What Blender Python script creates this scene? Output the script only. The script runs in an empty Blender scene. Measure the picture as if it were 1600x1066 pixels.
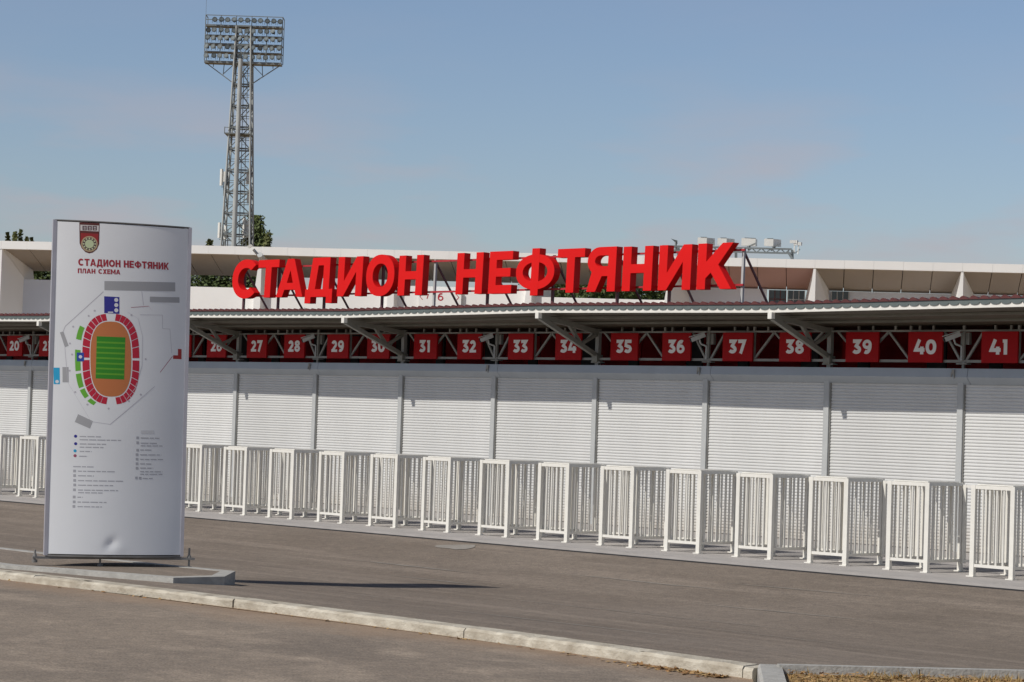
import bpy, bmesh, math, random
from mathutils import Vector, Matrix
from mathutils.geometry import tessellate_polygon
random.seed(7)
S = bpy.context.scene
COL = S.collection
R = math.radians

# ------------------------------------------------------------------ camera
CH = 1.65
FPX = 3601.55
F = Vector((-0.7071, 0.7062, 0.0342)).normalized()
U0 = Vector((0, 0, 1)); R0 = F.cross(U0).normalized(); U0 = R0.cross(F).normalized()
_c, _s = math.cos(-0.0332), math.sin(-0.0332)
CR = (R0 * _c - U0 * _s).normalized(); CU = CR.cross(F).normalized()
cd = bpy.data.cameras.new('camera'); cam = bpy.data.objects.new('camera', cd); COL.objects.link(cam)
cam.matrix_world = Matrix.Translation((0, 0, CH)) @ Matrix((CR, CU, -F)).transposed().to_4x4()
cd.sensor_width = 36; cd.lens = FPX / 1600 * 36; cd.clip_end = 5000; cd.clip_start = .1
S.camera = cam

# ------------------------------------------------------------------ light
SUN = Vector((.30, 1.40, -1.36)).normalized()
EL = math.asin(-SUN.z)
AZ = math.atan2(-SUN.x, -SUN.y)
w = bpy.data.worlds.new('World'); S.world = w; w.use_nodes = True
nt = w.node_tree; nt.nodes.clear()
out = nt.nodes.new('ShaderNodeOutputWorld'); bg = nt.nodes.new('ShaderNodeBackground')
sky = nt.nodes.new('ShaderNodeTexSky'); sky.sky_type = 'NISHITA'; sky.sun_disc = False
sky.sun_elevation = EL; sky.sun_rotation = AZ; sky.air_density = 1.0; sky.dust_density = 1.0; sky.ozone_density = 1.0
bg.inputs[1].default_value = 0.092
tc = nt.nodes.new('ShaderNodeTexCoord'); mp = nt.nodes.new('ShaderNodeMapping'); mp.inputs['Scale'].default_value = (8, 8, 34); mp.inputs['Location'].default_value = (.35, .1, .2)
nz = nt.nodes.new('ShaderNodeTexNoise'); nz.inputs['Scale'].default_value = 1.0; nz.inputs['Detail'].default_value = 5
rp = nt.nodes.new('ShaderNodeValToRGB'); rp.color_ramp.elements[0].position = .47; rp.color_ramp.elements[1].position = .66
rp.color_ramp.elements[1].color = (.72, .72, .72, 1)
mx = nt.nodes.new('ShaderNodeMixRGB'); mx.inputs[2].default_value = (5.1, 4.45, 4.75, 1)
nt.links.new(tc.outputs['Generated'], mp.inputs[0]); nt.links.new(mp.outputs[0], nz.inputs[0])
nt.links.new(nz.outputs[0], rp.inputs[0]); sz = nt.nodes.new('ShaderNodeSeparateXYZ'); nt.links.new(tc.outputs['Generated'], sz.inputs[0])
ml = nt.nodes.new('ShaderNodeValToRGB'); els = ml.color_ramp.elements
els[0].position = .0; els[0].color = (.25, .25, .25, 1); els[1].position = .5; els[1].color = (.03, .03, .03, 1)
for p_, v_ in ((.045, .55), (.085, 1), (.115, .6), (.15, .08)): e_ = els.new(p_); e_.color = (v_, v_, v_, 1)
nt.links.new(sz.outputs[2], ml.inputs[0])
mm = nt.nodes.new('ShaderNodeMath'); mm.operation = 'MULTIPLY'; nt.links.new(rp.outputs[0], mm.inputs[0]); nt.links.new(ml.outputs[0], mm.inputs[1])
nt.links.new(mm.outputs[0], mx.inputs[0])
tint = nt.nodes.new('ShaderNodeMixRGB'); tint.blend_type = 'MULTIPLY'; tint.inputs[0].default_value = 1; tint.inputs[2].default_value = (.945, .962, 1.06, 1)
nt.links.new(sky.outputs[0], tint.inputs[1]); nt.links.new(tint.outputs[0], mx.inputs[1]); zr = nt.nodes.new('ShaderNodeMapRange'); zr.interpolation_type = 'SMOOTHSTEP'   # upper sky dimmed to weaken the ambient light; lower part stays bright
for i_, v_ in ((1, .2), (2, .7), (3, 1.0), (4, .42)): zr.inputs[i_].default_value = v_
nt.links.new(sz.outputs[2], zr.inputs[0])
zm = nt.nodes.new('ShaderNodeMixRGB'); zm.blend_type = 'MULTIPLY'; zm.inputs[0].default_value = 1
nt.links.new(mx.outputs[0], zm.inputs[1]); nt.links.new(zr.outputs[0], zm.inputs[2]); nt.links.new(zm.outputs[0], bg.inputs[0]); nt.links.new(bg.outputs[0], out.inputs[0])
ld = bpy.data.lights.new('sun', 'SUN'); ld.energy = 3.4; ld.angle = R(.5); ld.color = (1, .955, .885)
lo = bpy.data.objects.new('sun', ld); COL.objects.link(lo); lo.rotation_euler = SUN.to_track_quat('-Z', 'Y').to_euler(); lo.location = (-20, -20, 40)
S.view_settings.view_transform = 'Standard'; S.view_settings.look = 'None'; S.view_settings.exposure = 0; S.view_settings.gamma = 1

# ------------------------------------------------------------------ materials
def mat(name, col, rough=.6, var=.08, scale=6, metal=0, bump=0, bscale=60, stretch=None, col2=None, spec=.4):
    m = bpy.data.materials.new(name); m.use_nodes = True; n = m.node_tree; b = n.nodes['Principled BSDF']
    b.inputs['Roughness'].default_value = rough; b.inputs['Metallic'].default_value = metal
    b.inputs['Specular IOR Level'].default_value = spec
    t = n.nodes.new('ShaderNodeTexCoord'); mpn = n.nodes.new('ShaderNodeMapping')
    if stretch: mpn.inputs['Scale'].default_value = stretch
    no = n.nodes.new('ShaderNodeTexNoise'); no.inputs['Scale'].default_value = scale; no.inputs['Detail'].default_value = 6
    n.links.new(t.outputs['Object'], mpn.inputs[0]); n.links.new(mpn.outputs[0], no.inputs[0])
    r = n.nodes.new('ShaderNodeValToRGB'); r.color_ramp.elements[0].position = .3; r.color_ramp.elements[1].position = .7
    c2 = col2 or tuple(min(1, c * (1 + var)) for c in col)
    r.color_ramp.elements[0].color = tuple(c * (1 - var) for c in col) + (1,) if not col2 else tuple(col) + (1,)
    r.color_ramp.elements[1].color = tuple(c2) + (1,)
    n.links.new(no.outputs[0], r.inputs[0]); n.links.new(r.outputs[0], b.inputs['Base Color'])
    if bump:
        nb = n.nodes.new('ShaderNodeTexNoise'); nb.inputs['Scale'].default_value = bscale; nb.inputs['Detail'].default_value = 4
        bp = n.nodes.new('ShaderNodeBump'); bp.inputs['Strength'].default_value = bump; bp.inputs['Distance'].default_value = .02
        n.links.new(t.outputs['Object'], nb.inputs[0]); n.links.new(nb.outputs[0], bp.inputs['Height']); n.links.new(bp.outputs[0], b.inputs['Normal'])
    return m

def asphalt(name, a, b_, streak, seed, stretch=(.12, 1.6, 1), dust=False):
    m = bpy.data.materials.new(name); m.use_nodes = True; n = m.node_tree; b = n.nodes['Principled BSDF']
    b.inputs['Roughness'].default_value = .9; b.inputs['Specular IOR Level'].default_value = .25
    t = n.nodes.new('ShaderNodeTexCoord')
    def noise(sc, scale, det):
        mpn = n.nodes.new('ShaderNodeMapping'); mpn.inputs['Scale'].default_value = sc; mpn.inputs['Location'].default_value = (seed, seed * 2, 0)
        no = n.nodes.new('ShaderNodeTexNoise'); no.inputs['Scale'].default_value = scale; no.inputs['Detail'].default_value = det; no.inputs['Roughness'].default_value = .62
        n.links.new(t.outputs['Object'], mpn.inputs[0]); n.links.new(mpn.outputs[0], no.inputs[0]); return no
    def mixn(fac, c1, c2, f0, f1, blend='MIX'):
        r = n.nodes.new('ShaderNodeMapRange'); r.inputs[1].default_value = f0; r.inputs[2].default_value = f1
        n.links.new(fac.outputs[0], r.inputs[0])
        x = n.nodes.new('ShaderNodeMixRGB'); x.blend_type = blend; n.links.new(r.outputs[0], x.inputs[0])
        for i, c in ((1, c1), (2, c2)):
            if hasattr(c, 'outputs'): n.links.new(c.outputs[0], x.inputs[i])
            else: x.inputs[i].default_value = tuple(c) + (1,)
        return x
    base = mixn(noise((1, 1, 1), .35, 4), a, b_, .32, .68)
    st = mixn(noise(stretch, 1.3, 5), base, tuple(c * streak for c in b_), .5, .78)
    dk = mixn(noise((.35, .9, 1), .8, 6), st, tuple(c * .72 for c in a), .56, .8)
    gr = noise((1, 1, 1), 55, 3)
    fin0 = mixn(gr, (.66, .66, .66), (1.3, 1.3, 1.3), .3, .7)
    bl = mixn(noise((1, 1, 1), 9, 5), (.84, .84, .85), (1.14, 1.13, 1.11), .3, .7)
    fin = n.nodes.new('ShaderNodeMixRGB'); fin.blend_type = 'MULTIPLY'; fin.inputs[0].default_value = 1
    n.links.new(fin0.outputs[0], fin.inputs[1]); n.links.new(bl.outputs[0], fin.inputs[2])
    vo = n.nodes.new('ShaderNodeTexVoronoi'); vo.inputs['Scale'].default_value = 7; n.links.new(t.outputs['Object'], vo.inputs['Vector'])
    vs = n.nodes.new('ShaderNodeMapRange'); vs.inputs[1].default_value = .05; vs.inputs[2].default_value = .09; vs.inputs[3].default_value = .6; vs.inputs[4].default_value = 0; n.links.new(vo.outputs['Distance'], vs.inputs[0])
    sp_ = n.nodes.new('ShaderNodeMixRGB'); n.links.new(vs.outputs[0], sp_.inputs[0]); n.links.new(dk.outputs[0], sp_.inputs[1])
    vr = n.nodes.new('ShaderNodeValToRGB'); vr.color_ramp.interpolation = 'CONSTANT'; vr.color_ramp.elements[0].color = (.10, .085, .07, 1); vr.color_ramp.elements[1].position = .6; vr.color_ramp.elements[1].color = (.42, .37, .31, 1)
    n.links.new(vo.outputs['Color'], vr.inputs[0]); n.links.new(vr.outputs[0], sp_.inputs[2]); dk = sp_
    mul = n.nodes.new('ShaderNodeMixRGB'); mul.blend_type = 'MULTIPLY'; mul.inputs[0].default_value = 1
    n.links.new(dk.outputs[0], mul.inputs[1]); n.links.new(fin.outputs[0], mul.inputs[2])
    n.links.new(mul.outputs[0], b.inputs['Base Color'])
    if dust:
        sx = n.nodes.new('ShaderNodeSeparateXYZ'); n.links.new(t.outputs['Object'], sx.inputs[0])
        nn = noise((.6, 1, 1), 1.4, 6); ad = n.nodes.new('ShaderNodeMath'); ad.operation = 'MULTIPLY_ADD'; ad.inputs[1].default_value = 1.3
        n.links.new(nn.outputs[0], ad.inputs[0]); n.links.new(sx.outputs[1], ad.inputs[2])
        mr = n.nodes.new('ShaderNodeMapRange'); mr.inputs[1].default_value = 12.75; mr.inputs[2].default_value = 13.6; mr.inputs[4].default_value = .75; n.links.new(ad.outputs[0], mr.inputs[0])
        du = n.nodes.new('ShaderNodeMixRGB'); du.inputs[2].default_value = (.33, .225, .145, 1); n.links.new(mr.outputs[0], du.inputs[0]); n.links.new(mul.outputs[0], du.inputs[1]); n.links.new(du.outputs[0], b.inputs['Base Color'])
    bp = n.nodes.new('ShaderNodeBump'); bp.inputs['Strength'].default_value = .35; bp.inputs['Distance'].default_value = .015
    n.links.new(gr.outputs[0], bp.inputs['Height']); n.links.new(bp.outputs[0], b.inputs['Normal'])
    return m

M = dict(
    white=mat('white_paint', (.76, .745, .70), .45, .05, 3),
    cream=mat('cream_paint', (.76, .74, .68), .4, .05, 8),
    shutter=mat('shutter_white', (.61, .61, .595), .5, .05, 1.6, stretch=(1.2, 1, .18)),
    post=mat('post_grey', (.44, .45, .445), .5, .06),
    steel=mat('grey_steel', (.27, .265, .245), .5, .1),
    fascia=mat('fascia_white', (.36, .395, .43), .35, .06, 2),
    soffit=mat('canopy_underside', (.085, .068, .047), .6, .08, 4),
    bracket=mat('bracket_steel', (.19, .185, .16), .5, .1),
    roofred=mat('roof_red', (.10, .027, .026), .6, .15, 5),
    roofgrey=mat('sheet_underside', (.115, .14, .137), .5, .1),
    red=mat('sign_red', (.68, .009, .008), .5, .04, 2, spec=.15),
    redrail=mat('rail_red', (.42, .03, .04), .5, .1),
    darkrail=mat('rail_dark', (.13, .06, .07), .5, .1),
    signred=mat('plate_red', (.34, .004, .007), .55, .06, spec=.15),
    digit=mat('digit_white', (.78, .77, .76), .5, .03),
    inner=mat('interior_red', (.42, .012, .02), .7, .3, 1.5),
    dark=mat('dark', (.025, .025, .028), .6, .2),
    conc=mat('concrete_walk', (.40, .375, .355), .85, .1, 2.5, bump=.2),
    kerb=mat('kerb_concrete', (.36, .315, .245), .85, .22, 3.2, bump=.5, bscale=40, col2=(.60, .555, .46), stretch=(2.0, 1, 3)),
    kerbg=mat('kerb_grey', (.40, .39, .36), .85, .15, 9, bump=.4, bscale=40),
    stand=mat('stand_white', (.86, .855, .83), .6, .04, .6),
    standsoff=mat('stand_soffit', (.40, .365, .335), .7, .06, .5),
    standbounce=mat('stand_soffit_bounce', (.46, .29, .27), .7, .08, .5),  # red bounce light on one soffit bay, put into its colour
    standgrey=mat('stand_pier', (.50, .50, .49), .7, .05, .5),
    standblue=mat('stand_bluewhite', (.68, .72, .78), .6, .04, .6),
    glass=mat('dark_glass', (.03, .04, .05), .12, .3, 2, spec=.6),
    tower=mat('tower_steel', (.20, .22, .22), .55, .15, 1),
    towerl=mat('tower_pale', (.42, .44, .43), .5, .1, 1),
    glassgrey=mat('lamp_glass', (.16, .19, .20), .7, .3, 3),
    lamp=mat('lamp_grey', (.10, .12, .125), .6, .2, 3),
    lampw=mat('lamp_white', (.72, .72, .68), .4, .05),
    film=mat('pylon_film', (.86, .87, .88), .36, .03, 1.5),
    alu=mat('pylon_alu', (.50, .49, .54), .35, .06, metal=.3),
    iron=mat('pylon_iron', (.20, .19, .18), .5, .2),
    grass=mat('dry_grass', (.46, .29, .11), .9, .3, 9, col2=(.22, .17, .07)),
    soil=mat('dry_soil', (.34, .22, .10), .95, .3, 12, bump=.5),
    leaf=mat('leaf_green', (.055, .085, .025), .7, .3, .25, col2=(.12, .15, .045)),
    leafd=mat('leaf_olive', (.07, .09, .03), .7, .3, .25, col2=(.15, .16, .05)),
    litter=mat('leaf_litter', (.26, .11, .04), .9, .3, 14, col2=(.52, .36, .16)),
    bark=mat('bark', (.12, .10, .075), .9, .2),
    patch=mat('road_patch', (.31, .285, .25), .9, .12, 6, bump=.3),
)
M['road'] = asphalt('asphalt_far', (.195, .160, .128), (.245, .204, .166), 1.3, 3)
M['road2'] = asphalt('asphalt_near', (.215, .179, .145), (.315, .258, .202), 1.25, 11, (.9, 1.3, 1), True)
def weather(m):
    n = m.node_tree; b = n.nodes['Principled BSDF']; src = b.inputs['Base Color'].links[0].from_socket
    oi = n.nodes.new('ShaderNodeObjectInfo'); mr = n.nodes.new('ShaderNodeMapRange'); mr.inputs[3].default_value = .93; mr.inputs[4].default_value = 1.03; n.links.new(oi.outputs['Random'], mr.inputs[0])
    mu = n.nodes.new('ShaderNodeMixRGB'); mu.blend_type = 'MULTIPLY'; mu.inputs[0].default_value = 1; n.links.new(src, mu.inputs[1]); n.links.new(mr.outputs[0], mu.inputs[2])
    t = n.nodes.new('ShaderNodeTexCoord'); sx = n.nodes.new('ShaderNodeSeparateXYZ'); n.links.new(t.outputs['Object'], sx.inputs[0])
    no = n.nodes.new('ShaderNodeTexNoise'); no.inputs['Scale'].default_value = 5; no.inputs['Detail'].default_value = 6; n.links.new(t.outputs['Object'], no.inputs[0])
    ad = n.nodes.new('ShaderNodeMath'); ad.operation = 'MULTIPLY_ADD'; ad.inputs[1].default_value = -.55; n.links.new(no.outputs[0], ad.inputs[0]); n.links.new(sx.outputs[2], ad.inputs[2])
    r2 = n.nodes.new('ShaderNodeMapRange'); r2.inputs[1].default_value = -.25; r2.inputs[2].default_value = .28; r2.inputs[3].default_value = .5; r2.inputs[4].default_value = 0; n.links.new(ad.outputs[0], r2.inputs[0])
    di = n.nodes.new('ShaderNodeMixRGB'); di.inputs[2].default_value = (.36, .30, .23, 1); n.links.new(r2.outputs[0], di.inputs[0]); n.links.new(mu.outputs[0], di.inputs[1]); n.links.new(di.outputs[0], b.inputs['Base Color'])
weather(M['shutter'])
FLAT = {}
def flat(name, col):
    if name not in FLAT: FLAT[name] = mat('print_' + name, col, .45, .02, 3)
    return FLAT[name]

# ------------------------------------------------------------------ helpers
class MB:
    def __init__(s): s.v = []; s.f = []
    def add(s, vs, fs):
        o = len(s.v); s.v += [tuple(v) for v in vs]; s.f += [tuple(i + o for i in f) for f in fs]; return s
    def box(s, x0, y0, z0, x1, y1, z1):
        vs = [(x, y, z) for z in (z0, z1) for x, y in ((x0, y0), (x1, y0), (x1, y1), (x0, y1))]
        return s.add(vs, [(0, 3, 2, 1), (4, 5, 6, 7), (0, 1, 5, 4), (1, 2, 6, 5), (2, 3, 7, 6), (3, 0, 4, 7)])
    def bar(s, a, b, wx=.04, wy=None, up=(0, 0, 1)):
        a = Vector(a); b = Vector(b); d = (b - a).normalized(); u = Vector(up)
        if abs(d.dot(u)) > .95: u = Vector((0, 1, 0))
        x = d.cross(u).normalized(); y = x.cross(d).normalized(); wy = wy or wx
        vs = [p + x * i * wx / 2 + y * j * wy / 2 for p in (a, b) for i, j in ((-1, -1), (1, -1), (1, 1), (-1, 1))]
        return s.add(vs, [(0, 3, 2, 1), (4, 5, 6, 7), (0, 1, 5, 4), (1, 2, 6, 5), (2, 3, 7, 6), (3, 0, 4, 7)])
    def tube(s, a, b, r, r2=None, n=10):
        a = Vector(a); b = Vector(b); d = (b - a).normalized(); u = Vector((0, 0, 1)) if abs(d.z) < .95 else Vector((0, 1, 0))
        x = d.cross(u).normalized(); y = x.cross(d); r2 = r if r2 is None else r2; vs = []
        for p, q in ((a, r), (b, r2)):
            vs += [p + (x * math.cos(2 * math.pi * k / n) + y * math.sin(2 * math.pi * k / n)) * q for k in range(n)]
        fs = [(k, (k + 1) % n, n + (k + 1) % n, n + k) for k in range(n)] + [tuple(reversed(range(n))), tuple(range(n, 2 * n))]
        return s.add(vs, fs)
    def hexa(s, q0, q1):   # two quads joined into a solid
        return s.add(list(q0) + list(q1), [(0, 3, 2, 1), (4, 5, 6, 7), (0, 1, 5, 4), (1, 2, 6, 5), (2, 3, 7, 6), (3, 0, 4, 7)])
    def sweep(s, prof, a, b, frame):  # closed profile swept between a and b
        n = len(prof); vs = [frame(a, p) for p in prof] + [frame(b, p) for p in prof]
        fs = [(k, (k + 1) % n, n + (k + 1) % n, n + k) for k in range(n)] + [tuple(reversed(range(n))), tuple(range(n, 2 * n))]
        return s.add(vs, fs)
    def glyph(s, pieces, fn, depth, eps=.0012):  # pieces of contours -> extruded, mapped by fn(x, y, d)
        for k, cont in enumerate(pieces):
            e = k * eps; flat_ = [p for c in cont for p in c]
            tri = tessellate_polygon([[Vector((p[0], p[1], 0)) for p in c] for c in cont])
            n = len(flat_); vs = [fn(p[0], p[1], e) for p in flat_]; fs = [tuple(t) for t in tri]
            if depth:
                vs += [fn(p[0], p[1], -depth - e) for p in flat_]; fs += [tuple(i + n for i in reversed(t)) for t in tri]
                o = 0
                for c in cont:
                    m_ = len(c)
                    fs += [(o + i, o + (i + 1) % m_, n + o + (i + 1) % m_, n + o + i) for i in range(m_)]; o += m_
            s.add(vs, fs)
        return s
    def build(s, name, m, parent=None, fix=True, smooth=False):
        me = bpy.data.meshes.new(name); me.from_pydata(s.v, [], s.f)
        if fix:
            b = bmesh.new(); b.from_mesh(me); bmesh.ops.recalc_face_normals(b, faces=b.faces); b.to_mesh(me); b.free()
        if smooth:
            for p in me.polygons: p.use_smooth = True
        me.materials.append(m); o = bpy.data.objects.new(name, me); COL.objects.link(o)
        if parent is not None:
            o.parent = parent; o.matrix_parent_inverse = Matrix.Translation(-parent.location)
        return o
def tag(o, label=None, cat=None, group=None, kind=None):
    for k, v in (('label', label), ('category', cat), ('group', group), ('kind', kind)):
        if v: o[k] = v
    return o
def empty(name, loc, label, cat, group=None):
    o = bpy.data.objects.new(name, None); o.location = loc; o.empty_display_size = .2; COL.objects.link(o)
    return tag(o, label, cat, group)
def copy_tree(o, parent=None):
    c = o.copy(); COL.objects.link(c)
    if parent is not None: c.parent = parent
    for ch in list(o.children): copy_tree(ch, c)
    return c
def struct(mb, name, m, **k): return tag(mb.build(name, m, **k), kind='structure')
def at(px, py, Z):   # a far point seen in this direction, Z metres ahead
    return Vector((0, 0, CH)) + (F + CR * ((px - 800) / FPX) - CU * ((py - 533) / FPX)) * Z
def lerp(a, b, t): return a + (b - a) * t

# ------------------------------------------------------------------ glyphs (own outlines)
def ell(cx, cy, rx, ry, a0=0, a1=360, n=36, p=2.0):
    o = []
    full = abs(a1 - a0) >= 360; k = n if full else n + 1
    for i in range(k):
        a = R(a0 + (a1 - a0) * i / n); c, s_ = math.cos(a), math.sin(a)
        o.append((cx + rx * math.copysign(abs(c) ** (2 / p), c), cy + ry * math.copysign(abs(s_) ** (2 / p), s_)))
    return o
def stroke(pts, t):
    L, Rr = [], []
    for i, p in enumerate(pts):
        def dirn(a, b):
            d = Vector((b[0] - a[0], b[1] - a[1])); return d.normalized()
        d0 = dirn(pts[i - 1], p) if i else None; d1 = dirn(p, pts[i + 1]) if i < len(pts) - 1 else None
        if d0 is None: d0 = d1
        if d1 is None: d1 = d0
        n0 = Vector((-d0.y, d0.x)); n1 = Vector((-d1.y, d1.x)); m_ = n0 + n1
        if m_.length < 1e-4: m_ = n0
        m_.normalize(); k = min(2.2, 1 / max(.35, m_.dot(n0))) * t / 2
        L.append((p[0] + m_.x * k, p[1] + m_.y * k)); Rr.append((p[0] - m_.x * k, p[1] - m_.y * k))
    return L + Rr[::-1]
def letter(ch, w_, h, t):
    g = t * .82
    def P(*pts): return [[list(pts)]]
    if ch == 'Т': return P((0, h), (w_, h), (w_, h - g), (w_ / 2 + t / 2, h - g), (w_ / 2 + t / 2, 0), (w_ / 2 - t / 2, 0), (w_ / 2 - t / 2, h - g), (0, h - g))
    if ch == 'Н': return P((0, 0), (0, h), (t, h), (t, h / 2 + g / 2), (w_ - t, h / 2 + g / 2), (w_ - t, h), (w_, h), (w_, 0), (w_ - t, 0), (w_ - t, h / 2 - g / 2), (t, h / 2 - g / 2), (t, 0))
    if ch == 'П': return P((0, 0), (0, h), (w_, h), (w_, 0), (w_ - t, 0), (w_ - t, h - g), (t, h - g), (t, 0))
    if ch == 'Е': return P((0, 0), (0, h), (w_, h), (w_, h - g), (t, h - g), (t, h / 2 + g / 2), (w_ * .93, h / 2 + g / 2), (w_ * .93, h / 2 - g / 2), (t, h / 2 - g / 2), (t, g), (w_, g), (w_, 0))
    if ch == 'И': return P((0, 0), (0, h), (t, h), (t, h * .38), (w_ - t, h), (w_, h), (w_, 0), (w_ - t, 0), (w_ - t, h * .62), (t, 0))
    if ch == 'О': return [[ell(w_ / 2, h / 2, w_ / 2, h / 2, p=2.15), ell(w_ / 2, h / 2, w_ / 2 - t, h / 2 - t * .92, p=2.1)]]
    if ch == 'С':
        o = ell(w_ * .53, h / 2, w_ * .53, h / 2, 44, 316, 40, 2.1); i = ell(w_ * .53, h / 2, w_ * .53 - t, h / 2 - t * .92, 316 - 6, 44 + 6, 40, 2.1)
        return [[o + i]]
    if ch == 'А':
        a = w_ * .34
        return [[[(0, 0), (w_ / 2 - t * .56, h), (w_ / 2 + t * .56, h), (w_, 0), (w_ - t * 1.02, 0), (w_ * .69, h * .19), (w_ * .31, h * .19), (t * 1.02, 0)],
                 [(w_ * .385, h * .37), (w_ * .615, h * .37), (w_ * .5, h * .70)]]]
    if ch == 'Д':
        f = h * .16
        return [[[(0, -f), (0, g), (w_ * .10, g), (w_ * .23, h), (w_ * .87, h), (w_ * .87, g), (w_, g), (w_, -f), (w_ - t * .95, -f), (w_ - t * .95, 0), (t * .95, 0), (t * .95, -f)],
                 [(w_ * .36, g), (w_ * .87 - t, g), (w_ * .87 - t, h - g), (w_ * .45, h - g)]]]
    if ch == 'Л': return P((0, 0), (w_ * .1, g), (w_ * .22, h), (w_, h), (w_, 0), (w_ - t, 0), (w_ - t, h - g), (w_ * .42, h - g), (w_ * .28, 0))
    if ch == 'Ф':
        return [[ell(w_ / 2, h * .5, w_ / 2, h * .375, p=2.1), ell(w_ / 2, h * .5, w_ / 2 - t * .92, h * .375 - t * .75, p=2.1)],
                [[(w_ / 2 - t / 2, 0), (w_ / 2 - t / 2, h), (w_ / 2 + t / 2, h), (w_ / 2 + t / 2, 0)]]]
    if ch == 'Я':
        ry = h * .31; cy = h - ry
        o = [(w_, 0), (w_, h)] + ell(w_ * .42, cy, w_ * .42, ry, 90, 232, 22) + [(0, 0), (t * 1.12, 0), (w_ * .52, h * .345), (w_ - t, h * .345), (w_ - t, 0)]
        i = [(w_ - t, cy - ry + g * .95), (w_ - t, h - g * .95)] + ell(w_ * .45, cy, w_ * .45 - t * .93, ry - g * .95, 90, 270, 18)
        return [[o, i]]
    if ch == 'К':
        return P((0, 0), (0, h), (t, h), (t, h * .56), (w_ - t * 1.18, h), (w_, h), (w_ * .60, h * .53), (w_ * 1.02, 0), (w_ - t * 1.10, 0), (w_ * .44, h * .38), (t, h * .30), (t, 0)) if False else \
            P((0, 0), (0, h), (t, h), (t, h * .60), (w_ * .70, h), (w_, h), (w_ * .60, h * .53), (w_, 0), (w_ * .68, 0), (w_ * .395, h * .36), (t, h * .24), (t, 0))
    if ch == 'М': return P((0, 0), (0, h), (t, h), (w_ / 2, h * .45), (w_ - t, h), (w_, h), (w_, 0), (w_ - t, 0), (w_ - t, h * .58), (w_ / 2, h * .12), (t, h * .58), (t, 0))
    if ch == 'Х': return P((0, 0), (w_ * .33, h / 2), (0, h), (t * 1.2, h), (w_ / 2, h * .68), (w_ - t * 1.2, h), (w_, h), (w_ * .67, h / 2), (w_, 0), (w_ - t * 1.2, 0), (w_ / 2, h * .32), (t * 1.2, 0))
    # digits
    x = w_; q = t / 2
    if ch == '0': return [[ell(x / 2, h / 2, x / 2, h / 2, p=2.25), ell(x / 2, h / 2, x / 2 - t, h / 2 - t * .92, p=2.1)]]
    if ch == '1': return P((.12 * x, h), (.72 * x, h), (.72 * x, 0), (.72 * x - t, 0), (.72 * x - t, h - g), (.12 * x, h - g))
    if ch == '2':
        arc = ell(x * .47, h * .66, x * .47 - q, h * .34 - q, 165, -38, 16)
        return [[stroke(arc + [(q * 1.35, q)], t)], [[(.02 * x, 0), (x, 0), (x, g), (.02 * x, g)]]]
    if ch == '3':
        arc = ell(x * .45, h * .31, x * .53 - q, h * .31 - q, 82, -152, 18)
        return [[stroke([(.05 * x, h - g / 2), (.74 * x, h - g / 2), (x * .42, h * .56)] + arc[2:], t * .97)]]
    if ch == '4': return [[stroke([(.52 * x, h), (.16 * x, h * .30), (x * 1.02, h * .30)], t * .95)], [[(.60 * x, 0), (.60 * x, h * .52), (.60 * x + t, h * .52), (.60 * x + t, 0)]]]
    if ch == '5':
        arc = ell(x * .42, h * .32, x * .56 - q, h * .32 - q, 96, -150, 18)
        return [[stroke([(.92 * x, h - g / 2), (.22 * x, h - g / 2), (.17 * x, h * .58)] + arc[1:], t * .97)]]
    if ch == '6':
        return [[ell(x / 2, h * .33, x / 2, h * .33), ell(x / 2, h * .33, x / 2 - t * .9, h * .33 - t * .85)], [stroke([(q, h * .34)] + ell(x * .56, h * .46, x * .56 - q, h * .54 - q, 178, 62, 12), t)]]
    if ch == '9':
        return [[[(x - a, h - b) for a, b in c] for c in pc] for pc in letter('6', w_, h, t)]
    if ch == '7': return [[stroke([(.02 * x, h - g / 2), (.78 * x, h - g / 2), (.34 * x, 0)], t)]]
    if ch == '8':
        return [[ell(x / 2, h * .29, x / 2, h * .29), ell(x / 2, h * .29, x / 2 - t, h * .29 - t * .85)], [ell(x / 2, h * .745, x * .45, h * .255), ell(x / 2, h * .745, x * .45 - t, h * .255 - t * .8)]]
    return []
NARROW = {'1': .72}
def text_pieces(txt, h, t, track=.12, widths=None):
    x = 0; out_ = []
    W = {' ': .45, 'М': 1.05, 'Ф': 1.1, 'О': .98, 'С': .9, 'Д': .98, 'А': .95, 'Т': .8, 'Х': .85, 'Е': .72, '1': .58, '0': .86, '4': .84}
    for ch in txt:
        wd = W.get(ch, .82 if not ch.isdigit() else .76) * h
        if ch != ' ':
            out_.append([[[(p[0] + x, p[1]) for p in c] for c in pc] for pc in letter(ch, wd, h, t)])
        x += wd + track * h
    return out_, x - track * h

# ------------------------------------------------------------------ ground
D = 27.572; BAY = 2.3526; S0 = -25.61
prof = [(12.88, -.028), (13.6, -.05), (14.3, -.085), (14.9, -.145), (16, -.20), (17.2, -.245), (18.6, -.26), (20, -.20), (21, -.11), (22.02, -.04)]
def kerb_y(x): return max(12.82, 13.05 - .0078 * (x + 15.3) ** 2)
def road_z(y):
    for (a, za), (b, zb) in zip(prof, prof[1:]):
        if y <= b: t = max(0, (y - a) / (b - a)); return za + (zb - za) * (t * t * (3 - 2 * t) * .3 + t * .7)
    return prof[-1][1]
b = MB(); b.add([(-600, -600, -.6), (600, -600, -.6), (600, 600, -.6), (-600, 600, -.6)], [(0, 1, 2, 3)])
struct(b, 'ground', M['soil'])
K2 = Vector((-10.16, 12.80)); K2d = Vector((1.13, 1.35)).normalized()
bm = bmesh.new(); ys = [12.7] + [13.1 + .27 * i for i in range(33)] + [22.02]; xs = [-90 + 2.5 * i for i in range(39)] + [8]
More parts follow.
